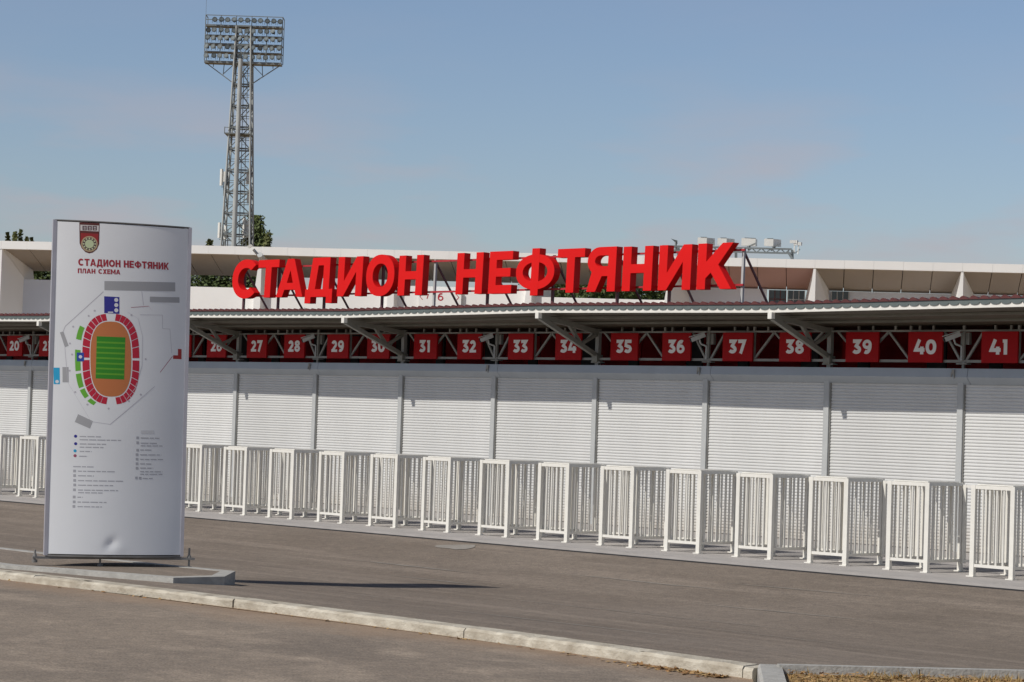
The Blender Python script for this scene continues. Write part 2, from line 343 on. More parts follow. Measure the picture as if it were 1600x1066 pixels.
grid = [[bm.verts.new((x, y if j else kerb_y(x) - .08, road_z(y))) for j, y in enumerate(ys)] for x in xs]
for i in range(len(xs) - 1):
    for j in range(len(ys) - 1): bm.faces.new((grid[i][j], grid[i + 1][j], grid[i + 1][j + 1], grid[i][j + 1]))
bmesh.ops.bisect_plane(bm, geom=bm.verts[:] + bm.edges[:] + bm.faces[:], plane_co=(K2.x - .03, K2.y, 0), plane_no=(K2d.y, -K2d.x, 0), clear_outer=True)
me = bpy.data.meshes.new('road'); bm.to_mesh(me); bm.free(); me.materials.append(M['road'])
for p in me.polygons: p.use_smooth = True
ro = bpy.data.objects.new('road', me); COL.objects.link(ro); tag(ro, kind='structure')
PK0 = Vector((-10.33, 12.83)); PKd = Vector((.84, -1.0)).normalized()
b = MB(); e = PK0 + PKd * 16
b.add([(-90, -30, -.105), (e.x, -30, -.105), (e.x, e.y, -.105), (PK0.x, PK0.y, -.105), (-90, PK0.y, -.105)], [(0, 1, 2, 3, 4)])
b.add([(PK0.x, PK0.y, -.105)] + [(-11 - i, kerb_y(-11 - i) - .05, -.105) for i in range(14)] + [(-90, 12.8, -.105), (-90, PK0.y - .0, -.105)], [tuple(range(17))])
struct(b, 'forecourt', M['road2'])
b = MB(); b.box(-90, 22.0, -.4, 12, D + 6, 0); struct(b, 'walkway', M['conc'])
b = MB(); b.box(-90, 21.955, -.2, 8, 21.998, -.030); struct(b, 'walkway_gap_shade', M['dark'])  # shadowed gap at the walkway edge, made as a dark strip
# kerbs laid stone by stone with thin joints
kp = [(.03, -.24), (.03, -.045), (.05, -.026), (.20, -.02), (.20, -.24)]
b = MB(); x = -46.3; L = 3.0
while x < -10.22:
    x1 = min(x + L, -10.2); dz = random.uniform(-.004, .004); dy = random.uniform(-.006, .006)
    xx = x + .006; prev = None; N_ = max(2, int((x1 - x) / .09))
    for k in range(N_ + 1):
        sx = x + .006 + (x1 - x - .012) * k / N_; j = lambda a: random.gauss(0, a)
        ch = .018 if random.random() < .05 else 0
        ring = [(sx, kerb_y(sx) - .20 + p[0] + dy + (j(.003) if i in (1, 2) else 0) + (ch if i in (1, 2) else 0), p[1] + dz + (j(.0025) if i in (1, 2) else 0) - (ch * .7 if i in (1, 2) else 0)) for i, p in enumerate(kp)]
        b.v += ring
        if prev is not None:
            o_ = len(b.v) - 10; b.f += [(o_ + i, o_ + (i + 1) % 5, o_ + 5 + (i + 1) % 5, o_ + 5 + i) for i in range(5)]
        if k in (0, N_): o_ = len(b.v) - 5; b.f.append(tuple(range(o_, o_ + 5)))
        prev = ring
    x = x1
def kerb_line(b, a, d, n, L, side, wdt, top):
    nrm = Vector((d.y, -d.x)) * side
    for i in range(n):
        p0 = a + d * (i * L + .004); p1 = a + d * ((i + 1) * L - .004); q = [(0, -.24), (0, top - .02), (.02, top), (wdt, top), (wdt, -.24)]
        b.sweep(q, p0, p1, lambda s_, p: (s_.x + nrm.x * p[0], s_.y + nrm.y * p[0], p[1]))
struct(b, 'kerb', M['kerb'])
b = MB(); kerb_line(b, PK0 + Vector((.04, 0)), PKd, 10, 1.0, -1, .17, -.012); kerb_line(b, K2 + K2d * .05, K2d, 8, 1.0, 1, .10, 0.006)
struct(b, 'kerb', M['kerbg'])
# dry verge between the two grey kerbs
g0 = K2; g1 = K2 + K2d * 8; g2 = PK0 + PKd * 10
b = MB(); b.add([(PK0.x + .1, PK0.y - .02, -.055), (g0.x, g0.y, -.055), (g1.x, g1.y, -.055), (14, g1.y, -.055), (14, g2.y, -.055), (g2.x, g2.y, -.055)], [(0, 1, 2, 3, 4, 5)])
struct(b, 'verge', M['soil'])
b = MB(); random.seed(3)
n_ = 0
while n_ < 8000:
    u = random.random() * 3.4; v = random.random() * 2.6
    p = PK0 + Vector((.12, -.02)) + (K2d * u + PKd * v)
    if (p - K2).dot(Vector((K2d.y, -K2d.x))) < .14 or (p - PK0).dot(Vector((-PKd.y, PKd.x))) < .24: continue
    n_ += 1; h = random.uniform(.012, .05) * (1.5 if math.sin(u * 5) * math.sin(v * 7 + u * 3) > .3 else .7); a = random.random() * 6.28; t_ = Vector((math.cos(a), math.sin(a), 0)); ln = random.uniform(-.05, .05)
    o = Vector((p.x, p.y, -.056)); b.add([o - t_ * .006, o + t_ * .006, o + Vector((ln, random.uniform(-.05, .05), h))], [(0, 1, 2)])
tag(b.build('grass', M['grass'], fix=False), kind='stuff')
b = MB()
def litter(cx, cy, z):
    a = random.random() * 6.28; r = random.uniform(.012, .032); t_ = random.uniform(-.015, .02)
    b.add([(cx + r * math.cos(a + k * 1.57) * (1 if k % 2 else .6), cy + r * math.sin(a + k * 1.57), z + .006 + (t_ if k == 1 else .003)) for k in range(4)], [(0, 1, 2, 3)])
for i in range(260):
    q = min(abs(random.gauss(0, .5)), 1.6); litter(-10.35 - q, kerb_y(-10.35 - q) - .25 - abs(random.gauss(0, .08)) , -.105)
for i in range(60): qx = random.uniform(-20, -10.6); litter(qx, kerb_y(qx) - .23 - abs(random.gauss(0, .04)), -.105)
for i in range(900):
    q = PK0 + Vector((.12, -.02)) + K2d * random.uniform(0, 2.6) + PKd * random.uniform(0, 1.4)
    if (q - K2).dot(Vector((K2d.y, -K2d.x))) > .14 and (q - PK0).dot(Vector((-PKd.y, PKd.x))) > .24: litter(q.x, q.y, -.05 + random.uniform(0, .018))
tag(b.build('leaf_litter', M['litter'], fix=False), kind='stuff')
# pale patch on the road near the walkway
b = MB(); pr = [(-22.4 + .34 * math.cos(a / 14 * 6.283) * random.uniform(.7, 1.15), 21.45 + .28 * math.sin(a / 14 * 6.283) * random.uniform(.7, 1.15)) for a in range(14)]
b.add([(p[0], p[1], road_z(p[1]) + .006) for p in pr], [tuple(range(14))]); struct(b, 'road_patch', M['patch'])

b = MB(); random.seed(21)
for x0_, y0_, ln_ in ((-17.5, 17.3, 4.2), (-16.2, 18.9, 2.6), (-14.9, 16.4, 3.4), (-19.5, 20.2, 3.0), (-20.6, 18.6, 1.8), (-15.6, 14.9, 2.8), (-18.4, 15.6, 1.6), (-22.5, 19.6, 2.4), (-17.0, 20.6, 2.2)):
    n_ = 10; w_ = random.uniform(.012, .03); sl_ = random.uniform(-.05, .05); up, dn = [], []
    for k in range(n_ + 1):
        x_ = x0_ + ln_ * k / n_; y_ = y0_ + sl_ * ln_ * k / n_ + random.gauss(0, .008); q_ = w_ * math.sin(math.pi * (k + .3) / (n_ + .6)) * random.uniform(.6, 1.2)
        up.append((x_, y_ + q_, road_z(y_ + q_) + .005)); dn.append((x_, y_ - q_, road_z(y_ - q_) + .005))
    b.add(up + dn, [(k, k + 1, n_ + 2 + k, n_ + 1 + k) for k in range(n_)])
struct(b, 'road_scuffs', M['patch'], fix=False)

# raised island under the pylon
ia = [(-26.5, 13.0, .01), (-20.23, 13.02, .006), (-19.13, 13.37, .004), (-18.27, 13.68, .0), (-18.23, 14.28, .0), (-18.82, 14.88, .0), (-21.6, 14.42, .02), (-26.5, 14.3, .04)]
cx = sum(p[0] for p in ia) / 8; cy = sum(p[1] for p in ia) / 8
ii = []
ns = len(ia)
for i, p in enumerate(ia):
    a = Vector(ia[i - 1][:2]); c = Vector(ia[(i + 1) % ns][:2]); q = Vector(p[:2])
    n0 = Vector((-(q - a).y, (q - a).x)).normalized(); n1 = Vector((-(c - q).y, (c - q).x)).normalized(); m_ = (n0 + n1).normalized()
    ii.append((q.x + m_.x * .14 / max(.5, m_.dot(n0)), q.y + m_.y * .14 / max(.5, m_.dot(n0)), p[2] + .002))
b = MB()
for i in range(ns):
    j = (i + 1) % ns
    lo_ = lambda p: (p[0], p[1], -.35)
    b.hexa([lo_(ia[i]), lo_(ia[j]), lo_(ii[j]), lo_(ii[i])], [ia[i], ia[j], ii[j], ii[i]])
struct(b, 'island_kerb', M['kerbg'])
b = MB(); b.add([(p[0], p[1], p[2] - .006) for p in ii], [tuple(range(ns))]); struct(b, 'island', M['road'])

# ------------------------------------------------------------------ entrance building
KS = list(range(-11, 8))
eb = empty('entrance_building', (S0, D, 0), 'long white entrance building with roller shutters under a red edged canopy', 'building')
def sk(k): return S0 + BAY * k
# roller shutters: one curtain each, ribbed slats in real relief
def shutter_mesh():
    b = MB(); pit = .0465; z = .05; w2 = BAY / 2 - .05; i = 0; pts = []
    while z < 2.42:
        pts += [(.0, z), (-.007, z + .004), (-.0105, z + .014), (-.009, z + .029), (.002, z + .042)]; z += pit
    vs = [(-w2, p[0], p[1]) for p in pts] + [(w2, p[0], p[1]) for p in pts]; n = len(pts)
    b.add(vs, [(i, n + i, n + i + 1, i + 1) for i in range(n - 1)])
    b.box(-w2, -.02, .012, w2, .02, .05)
    return b
proto = None
for k in KS[:-1]:
    if proto is None: proto = shutter_mesh().build('roller_shutter', M['shutter'], None, fix=False); o = proto
    else: o = proto.copy(); COL.objects.link(o)
    o.parent = eb; o.location = (sk(k) + BAY / 2 - S0, 0, 0)
b = MB(); b.box(-.055, -.055, 0, .04, .06, 2.42); b.box(-.075, -.01, 0, -.055, .05, 2.42)
pp = b.build('guide_post', M['post'], eb); pp.matrix_parent_inverse = Matrix()
b = MB(); b.box(.04, -.03, 0, .055, .04, 2.4); g1o = b.build('shadow_gap', M['steel'], pp); g1o.matrix_parent_inverse = Matrix()  # darker strip standing in for the shadow gap right of each post
for i, k in enumerate(KS):
    o = pp if i == 0 else copy_tree(pp, eb)
    o.location = (sk(k) - S0, 0, 0)
# shutter boxes: two bays each, butt jointed
bprof = [(-.105, 2.585), (-.13, 2.46), (-.03, 2.36), (.35, 2.36), (.35, 2.585)]
for k in range(-11, 7, 2):
    b = MB(); b.sweep(bprof, sk(k) + .15 + .004, min(sk(k + 2) + .15, sk(7)) - .004, lambda s_, p: (s_, D + p[0], p[1]))
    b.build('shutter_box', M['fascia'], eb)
b = MB()
for k in range(-11, 8, 2):
    x = sk(k) - .08
    b.box(x - .02, D - .145, 2.50, x + .02, D - .131, 2.57); b.box(x - .035, D - .142, 2.46, x - .02, D - .131, 2.53); b.tube((x + .02, D - .138, 2.44), (x + .02, D - .138, 2.50), .008)
b.build('box_catch', M['steel'], eb)
# interior
b = MB(); b.box(sk(-11), D + 1.6, 0, sk(7), D + 1.75, 3.22); b.build('rear_wall', M['inner'], eb)
b = MB(); b.box(sk(-11), D + .36, 2.40, sk(7), D + 1.6, 2.50); b.build('ceiling', M['inner'], eb)
for k in range(-11, 7):
    for f0, f1 in ((.44, .58), (.90, .99)): MB().box(sk(k + f0), D + 1.0, 2.505, sk(k + f1), D + 1.04, 3.15).build('inner_panel', M['dark'], eb)
for k in range(-11, 7):
    f0 = random.uniform(-.08, .05); MB().box(sk(k + f0), D + .55, 2.70, sk(k + f0 + random.uniform(.14, .2)), D + .58, 3.1).build('inner_banner', M['signred'], eb)
# truss
b = MB(); b.bar((sk(-11), D, 2.69), (sk(7), D, 2.69), .05, .038); b.bar((sk(-11), D, 3.125), (sk(7), D, 3.125), .04, .026)
for k in range(-11, 8):
    if k % 2 == 0:
        zz = [(-.61, 0), (-.45, 1), (-.25, 0), (-.06, 1)]
        for sg in (1, -1):
            for (a, za), (c, zc) in zip(zz, zz[1:]):
                b.bar((sk(k - sg * a), D, 2.705 + .41 * za), (sk(k - sg * c), D, 2.705 + .41 * zc), .03)
            b.bar((sk(k + sg * .615), D, 2.70), (sk(k + sg * .615), D, 3.2), .035)
        b.bar((sk(k), D, 2.585), (sk(k), D, 3.18), .07)
        b.box(sk(k) - .10, D - .06, 2.625, sk(k) + .10, D + .06, 2.645)
    else:
        b.bar((sk(k), D, 2.585), (sk(k), D, 3.2), .035)
        for sg in (1, -1): b.bar((sk(k) + sg * .05, D, 2.70), (sk(k) + sg * .33, D, 3.115), .032)
        b.box(sk(k) - .09, D - .055, 2.645, sk(k) + .09, D + .055, 2.662)
    for f in (.22, .33, .5, .68, .78): b.bar((sk(k + f), D, 3.13), (sk(k + f), D, 3.2), .03)
b.build('truss', M['steel'], eb)
# canopy: brackets, soffit panels with purlins, edge beam, corrugated sheet
def zo(s_):   # the edge dips at every second bracket
    t = (s_ - S0) / (2 * BAY); i = math.floor(t); f = t - i
    a = 0 if i % 2 == 0 else -.042; c = -.042 if i % 2 == 0 else 0
    return a + (c - a) * f
TIP = 1.43
for k in range(-10, 8, 2):
    b = MB(); x = sk(k); z = zo(x); N = lambda n: D - n
    top = lambda n: 3.16 + (3.36 + z - 3.16) * n / TIP - .035
    b.bar((x, N(TIP - .03), top(TIP) - .01), (x, N(0), top(0)), .065, .075)
    b.bar((x, N(TIP - .03), top(TIP) - .03), (x, N(.02), 2.735), .07, .07)
    nd = (x, N(.42), 2.735 + (top(TIP) - .03 - 2.735) * (.40 / 1.4) + .02)
    b.bar(nd, (x, N(.72), top(.72)), .05); b.bar(nd, (x, N(.03), top(0) - .03), .05)
    b.box(x - .06, N(.09), 2.64, x + .06, N(-.05), 2.76)
    o = b.build('canopy_bracket', M['bracket'], eb)
    b = MB(); b.box(x - .036, N(TIP + .028), 3.275 + z, x + .036, N(TIP - .05), 3.371 + z); b.build('end_cap', M['cream'], o)
b = MB(); bs = MB(); pu = MB()
for k in range(-10, 6, 2):
    x0, x1 = sk(k), sk(k + 2); z0, z1 = zo(x0 + 1e-6), zo(x1 - 1e-6)
    # edge beam
    b.hexa([(x0, D - TIP, 3.366 + z0), (x1, D - TIP, 3.366 + z1), (x1, D - TIP + .06, 3.366 + z1), (x0, D - TIP + .06, 3.366 + z0)],
           [(x0, D - TIP, 3.466 + z0), (x1, D - TIP, 3.466 + z1), (x1, D - TIP + .06, 3.466 + z1), (x0, D - TIP + .06, 3.466 + z0)])
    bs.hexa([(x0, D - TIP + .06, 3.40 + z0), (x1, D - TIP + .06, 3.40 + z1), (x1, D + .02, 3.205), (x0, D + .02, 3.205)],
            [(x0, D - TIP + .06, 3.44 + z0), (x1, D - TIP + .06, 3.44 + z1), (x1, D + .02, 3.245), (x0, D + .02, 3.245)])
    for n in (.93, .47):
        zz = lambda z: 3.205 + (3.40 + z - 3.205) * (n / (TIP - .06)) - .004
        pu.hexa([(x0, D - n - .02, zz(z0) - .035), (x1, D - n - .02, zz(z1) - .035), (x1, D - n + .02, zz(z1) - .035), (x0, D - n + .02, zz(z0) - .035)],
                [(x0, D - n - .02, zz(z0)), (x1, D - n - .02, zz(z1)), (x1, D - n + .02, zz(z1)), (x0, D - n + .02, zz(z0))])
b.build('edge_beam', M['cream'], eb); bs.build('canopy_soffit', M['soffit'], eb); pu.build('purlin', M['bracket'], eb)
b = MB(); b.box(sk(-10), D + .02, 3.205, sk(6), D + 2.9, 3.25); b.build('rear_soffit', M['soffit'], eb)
PIT = .163
def wavy(lo, hi, n0, n1, name, m):   # corrugated strip or sheet following the zigzag edge
    b = MB(); q = 12; n = int((sk(6) - sk(-10)) / PIT * q); vs = []
    for i in range(n + 1):
        s_ = sk(-10) + i * PIT / q; ph = (i % q) / q; z = zo(s_)
        vs += [(s_, D - n0, lo(ph) + z), (s_, D - n0, hi(ph) + z), (s_, D - n1, hi(ph) + (z if n1 > 0 else -.205)), (s_, D - n1, lo(ph) + (z if n1 > 0 else -.205))]
    b.add(vs, [(4 * i + j, 4 * i + (j + 1) % 4, 4 * i + 4 + (j + 1) % 4, 4 * i + 4 + j) for i in range(n) for j in range(4)])
    b.build(name, m, eb)
wavy(lambda p: 3.441 - .034 * math.sqrt(max(0, 1 - (2 * p - 1) ** 2)), lambda p: 3.479, TIP + .013, TIP + .001, 'closure_strip', M['roofgrey'])
wavy(lambda p: 3.480, lambda p: 3.486 + .044 * (max(0, math.sin(math.pi * p ** .8)) ** 1.2), TIP + .03, -.15, 'roof_sheet', M['roofred'])

# gate number signs
frac = {0: .27, 1: .742}
for num in range(19, 43):
    j = num - 35; k = math.floor(j / 2); f = frac[j % 2]; x = sk(k + f)
    t = empty('gate_sign', (x, D - .06, 2.67), 'red gate sign plate with white number %d' % num, 'gate sign', 'numbered gate signs along the truss')
    b = MB(); b.box(x - .295, D - .075, 2.668, x + .295, D - .045, 3.108); b.build('sign_panel', M['signred'], t)
    pcs, wd = text_pieces(str(num), .212, .056, .10)
    for gl in pcs:
        MB().glyph(gl, lambda a, c, d: (x - wd / 2 + a, D - .0775 - d, 2.785 + c), .002, .0006).build('digit', M['digit'], t)
# cameras on the truss posts
for k in (-7, -5, -3, -1, 1, 3):
    x = sk(k); n1 = 35 + 2 * k - 1
    t = empty('security_camera', (x, D - .1, 2.7), 'grey security camera on arm between gate signs %d and %d' % (n1, n1 + 1), 'camera', 'security cameras along the truss')
    b = MB(); b.tube((x, D - .06, 2.70), (x, D - .06, 2.90), .014); b.tube((x, D - .06, 2.90), (x - .05, D - .14, 2.93), .014); b.tube((x - .05, D - .14, 2.93), (x - .07, D - .15, 3.0), .014)
    b.build('bracket_arm', M['post'], t)
    a = Vector((x - .0, D - .10, 3.075)); c = Vector((x - .16, D - .24, 2.985)); b = MB(); b.bar(a, c, .07, .065); b.bar(a + Vector((.0, .01, .045)), c + Vector((-.025, -.025, .045)), .088, .012)
    b.build('housing', M['post'], t)
    d = (c - a).normalized(); b = MB(); b.tube(c, c + d * .02, .034); b.build('lens', M['dark'], t)
    b = MB(); b.box(x - .07, D + .02, 2.93, x + .07, D + .08, 3.1); b.build('junction_box', M['steel'], t)

# ------------------------------------------------------------------ rooftop lettering
sg = empty('rooftop_sign', (-28.2, D - .75, 3.45), 'big red block letters СТАДИОН НЕФТЯНИК on a frame above the canopy', 'rooftop sign')
LET = [('С', -34.296, -33.55, 3.745, 4.476), ('Т', -33.541, -32.934, 3.755, 4.453), ('А', -32.982, -32.221, 3.755, 4.454), ('Д', -32.153, -31.399, 3.745, 4.455),
       ('И', -31.27, -30.606, 3.745, 4.45), ('О', -30.505, -29.765, 3.733, 4.466), ('Н', -29.658, -29.038, 3.738, 4.432), ('Н', -28.202, -27.566, 3.738, 4.436),
       ('Е', -27.417, -26.871, 3.735, 4.438), ('Ф', -26.782, -25.903, 3.69, 4.464), ('Т', -25.846, -25.243, 3.725, 4.436), ('Я', -25.174, -24.558, 3.73, 4.442),
       ('Н', -24.411, -23.79, 3.73, 4.431), ('И', -23.658, -22.997, 3.73, 4.43), ('К', -22.874, -22.185, 3.73, 4.432)]
LEAN = math.tan(R(2.0)); FN = D - .8
for ch, a, c, z0, z1 in LET:
    MB().glyph(letter(ch, c - a, z1 - z0, .172), lambda x, y, d: (a + x, FN + (z0 + y - 3.7) * LEAN - d, z0 + y), .14, .002).build('letter', M['red'], sg)
b = MB()
for z in (3.80, 4.33): b.bar((-34.2, FN + .185 + (z - 3.7) * LEAN, z), (-22.1, FN + .185 + (z - 3.7) * LEAN, z), .03)
b.build('frame_rail', M['redrail'], sg)
for x in (-34.2, -33.18, -31.87, -30.3, -28.96, -27.65, -26.13, -24.70, -23.61, -22.15):
    b = MB(); b.bar((x, FN + .22, 3.34), (x, FN + .24, 4.36), .04); b.build('frame_post', M['post'] if x in (-28.96, -22.15) else M['darkrail'], sg)
    b = MB(); b.bar((x, FN + .25, 4.3), (x + .02, FN + 1.05, 3.26), .028); b.build('brace', M['darkrail'], sg)

# ------------------------------------------------------------------ turnstiles
TS0, TP, TY = -24.686, 1.1763, 22.907
HT, WT, DT = 1.07, .60, .76
def make_turnstile():
    t = empty('turnstile', (0, 0, 0), '', 'turnstile')
    def frame(y, n, w0=.058):
        b = MB()
        for x in (.03, WT - .03): b.box(x - w0 / 2, y - .025, 0, x + w0 / 2, y + .025, HT); b.box(x - .06, y - .045, 0, x + .04, y + .045, .012)
        b.box(.03 + w0 / 2, y - .02, HT - .045, WT - .03 - w0 / 2, y + .02, HT - .002); b.box(.03 + w0 / 2, y - .016, .115, WT - .03 - w0 / 2, y + .016, .15)
        return b
    b = frame(.025, 4); bb = b
    for i in range(4): x = .059 + (WT - .118) * (i + 1) / 5; bb.tube((x, .025, .148), (x, .025, HT - .043), .0135, n=8)
    bb.build('front_frame', M['cream'], t)
    b = frame(DT - .025, 4, .05); bb = b
    for i in range(3): x = .059 + (WT - .118) * (i + 1) / 4; bb.tube((x, DT - .025, .148), (x, DT - .025, HT - .043), .0135, n=8)
    bb.build('back_frame', M['cream'], t)
    for x in (.03, WT - .03):
        b = MB(); b.box(x - .02, .051, HT - .04, x + .02, DT - .051, HT - .001); b.box(x - .016, .051, .115, x + .016, DT - .051, .15)
        bb = b
        for i in range(7): y = .05 + (DT - .1) * (i + 1) / 8; bb.tube((x, y, .148), (x, y, HT - .038), .0135, n=8)
        bb.build('side_frame', M['cream'], t)
    b = MB(); b.box(.055, .05, HT + .001, WT - .055, DT - .05, HT + .012); b.build('top_plate', M['cream'], t)
    b = MB(); x0, x1, y = WT + .004, TP - .03, DT - .03
    for x in (x0 + .02, x1 - .02): b.box(x - .02, y - .018, .10, x + .02, y + .018, HT - .02)
    for z in (.115, HT - .055): b.box(x0 + .04, y - .015, z, x1 - .04, y + .015, z + .032)
    for i in range(4): x = x0 + .04 + (x1 - x0 - .08) * (i + 1) / 5; b.tube((x, y, .14), (x, y, HT - .05), .0125, n=8)
    b.build('wing_gate', M['cream'], t)
    return t
ordn = ['first', 'second', 'third', 'fourth', 'fifth', 'sixth', 'seventh', 'eighth', 'ninth', 'tenth', 'eleventh', 'twelfth', 'thirteenth', 'fourteenth']
tproto = make_turnstile(); first = True
for i in range(-11, 13):
    o = tproto if first else copy_tree(tproto); first = False
    o.location = (TS0 + TP * i + random.uniform(-.008, .008), TY + random.uniform(-.012, .012), 0); o.rotation_euler.z = R(random.uniform(-.9, .9))
    if i > 8: lb = 'white barred turnstile cage just past the right edge of the photo, number %s beyond' % ordn[i - 9]
    elif i >= -5: lb = 'white barred turnstile cage, %s of the row counted from the right' % ordn[8 - i]
    elif i in (-6, -7, -8): lb = 'white barred turnstile cage hidden behind the map pylon, %s from its right side' % ordn[-6 - i]
    elif i == -9: lb = 'white barred turnstile cage standing just left of the map pylon'
    elif i == -10: lb = 'white barred turnstile cage cut by the left edge of the photo'
    else: lb = 'white barred turnstile cage past the left edge of the photo'
    tag(o, lb, 'turnstile', 'white turnstile cages in a row before the shutters')

# ------------------------------------------------------------------ map pylon
BL = Vector((-20.06, 13.39, .12)); BR = Vector((-19.47, 14.67, .122))
PX = (BR - BL).normalized(); WP = (BR - BL).length; PZ = Vector((-.012 * PX.x, -.012 * PX.y, 1)).normalized(); PNn = PX.cross(PZ).normalized()
HP = 3.42; BUL = .095
py = empty('map_pylon', (BL + BR) / 2, 'tall white stadium map pylon with curved printed face', 'pylon')
def surf(u, v, d=0):   # u across 0..1, v up 0..1
    bul = BUL * (1 - (2 * u - 1) ** 2)
    wr = .006 * math.sin(3.1 * v + 4 * u) * math.sin(7 * v) * (1 - (2 * u - 1) ** 2) + .004 * math.sin(13 * v + 2 * u + 1) * u * (1 - u) * 4
    r2 = ((u - .47 - .35 * (v - .035)) / .055) ** 2 + ((v - .035) / .022) ** 2
    a_ = (u - .46) * .62 + (v - .035) * 1.9; b_ = (u - .46) * -.55 + (v - .035) * 1.2
    wr -= .013 * math.exp(-(a_ / .05) ** 2 - (b_ / .022) ** 2) + 0 * r2 - .003 * math.exp(-(((u - .53) / .04) ** 2 + ((v - .02) / .012) ** 2))
    return BL + PX * (u * WP) + PZ * (v * HP) + PNn * (.02 + bul + wr + d)
def back(u, v): return BL + PX * (u * WP) + PZ * (v * HP) - PNn * (.02 + .42 * (1 - (2 * u - 1) ** 2))
NU, NV = 48, 120
b = MB(); b.add([surf(.012 + .976 * i / NU, .002 + .996 * j / NV) for j in range(NV + 1) for i in range(NU + 1)],
                [(j * (NU + 1) + i, j * (NU + 1) + i + 1, (j + 1) * (NU + 1) + i + 1, (j + 1) * (NU + 1) + i) for j in range(NV) for i in range(NU)])
fp = b.build('front_panel', M['film'], py, fix=False, smooth=True)
b = MB(); b.add([back(i / 24, j) for j in (0, 1) for i in range(25)], [(i, 25 + i, 26 + i, i + 1) for i in range(24)]); b.build('back_panel', M['film'], py, fix=False, smooth=True)
for u, nm in ((0, 'side_trim'), (1, 'side_trim')):
    p = BL + PX * (WP * u); b = MB(); b.bar(p - PZ * .01, p + PZ * (HP + .01), .035, .06, up=PNn); b.build(nm, M['alu'], py)
for v, nm, m_ in ((0, 'bottom_cap', 'iron'), (1, 'top_cap', 'iron')):
    b = MB(); pr_ = [surf(i / 16, v, .004) for i in range(17)] + [back(1 - i / 16, v) for i in range(17)]
    sgn = PZ * (.014 if v else -.02); n = len(pr_)
    b.add([p + PZ * (.002 if v else -.002) for p in pr_] + [p + sgn for p in pr_], [tuple(range(n)), tuple(range(n, 2 * n))] + [(i, (i + 1) % n, n + (i + 1) % n, n + i) for i in range(n)])
    b.build(nm, M[m_], py)
b = MB(); b.bar(BL - PX * .13 - PZ * .035, BR + PX * .14 - PZ * .035, .05, .022, up=PZ); bar_ = b.build('base_bar', M['iron'], py)
for u, zb, zt in ((-.075, .055, .165), (.40, .02, .1), (1.06, .0, .2)):
    p = BL + PX * (u * WP); b = MB(); b.tube((p.x, p.y, zb - .02), (p.x, p.y, zt), .011); b.tube((p.x, p.y, zb - .02), (p.x, p.y, zb + .01), .03)
    if u != .40: b.tube((p.x, p.y, .096), (p.x, p.y, .125), .024, .016)
    b.build('foot_screw', M['iron'], py)
# prints: pixel measurements of the face turned into face coordinates
def uv(px_, py_):
    t = (py_ - 350) / 515; xl = 91 + (72 - 91) * t; xr = 299 + (285 - 299) * t; u = (px_ - xl) / (xr - xl)
    top = 350 + 8 * u; bot = 865 + 3 * u
    return u, 1 - (py_ - top) / (bot - top)
def pr_map(d0=.003):
    def f(x, y, d): u, v = uv(x, -y); return surf(u, v, d0 + d)
    return f
ORDER = [0.003]
def prn(name, polys, m, parent, d=None, sub=6.0):
    """polygons in photo pixels (y down), draped on the curved face"""
    d = .0009 + ((d or ORDER[0]) - .003) * .35; bm = bmesh.new()
    for cont in polys:
        if not isinstance(cont[0], list): cont = [cont]
        fl = [p for c in cont for p in c]; vs = [bm.verts.new((p[0], p[1], 0)) for p in fl]
        for t in tessellate_polygon([[Vector((p[0], p[1], 0)) for p in c] for c in cont]):
            try: bm.faces.new([vs[i] for i in t])
            except ValueError: pass
    xs_ = [v.co.x for v in bm.verts]; ys_ = [v.co.y for v in bm.verts]
    for lo_, hi_, st, nv in ((min(xs_), max(xs_), 4.0, (1, 0, 0)), (min(ys_), max(ys_), 12.0, (0, 1, 0))):
        q = math.floor(lo_ / st) * st + st
        while q < hi_:
            bmesh.ops.bisect_plane(bm, geom=bm.verts[:] + bm.edges[:] + bm.faces[:], plane_co=(nv[0] * q, nv[1] * q, 0), plane_no=nv); q += st
    for v in bm.verts: v.co = surf(*uv(v.co.x, v.co.y), d)
    bmesh.ops.recalc_face_normals(bm, faces=bm.faces)
    me = bpy.data.meshes.new(name); bm.to_mesh(me); bm.free(); me.materials.append(m)
    o = bpy.data.objects.new(name, me); COL.objects.link(o); o.parent = parent
    o.matrix_parent_inverse = Matrix.Translation(-parent.location)
    return o
def rect(x0, y0, x1, y1): return [(x0, y0), (x1, y0), (x1, y1), (x0, y1)]
def striprect(x0, y0, x1, y1, n=6): return [rect(x0 + (x1 - x0) * i / n, y0, x0 + (x1 - x0) * (i + 1) / n, y1) for i in range(n)]
MAROON = flat('maroon', (.40, .03, .045))
def ptext(txt, x0, x1, ytop, ybot, slope, m, name, tt):
    h = ybot - ytop; pcs, wd = text_pieces(txt, h, h * tt, .1); kx = (x1 - x0) / wd; b = MB()
    for gl in pcs: b.glyph(gl, lambda a, c, d: surf(*uv(x0 + a * kx, ybot - c + slope * a * kx), .0012 + d), 0, .0002)
    return b.build(name, m, py, fix=False)
ptext('СТАДИОН', 124.3, 187.5, 408.5, 419.5, .030, MAROON, 'title_word', .265); ptext('НЕФТЯНИК', 192.5, 263.5, 410.5, 421.5, .030, MAROON, 'title_word', .265)
ptext('ПЛАН', 123.5, 149.5, 423.8, 431.2, .022, MAROON, 'subtitle_word', .26); ptext('СХЕМА', 154.0, 187.0, 424.4, 431.8, .022, MAROON, 'subtitle_word', .26)
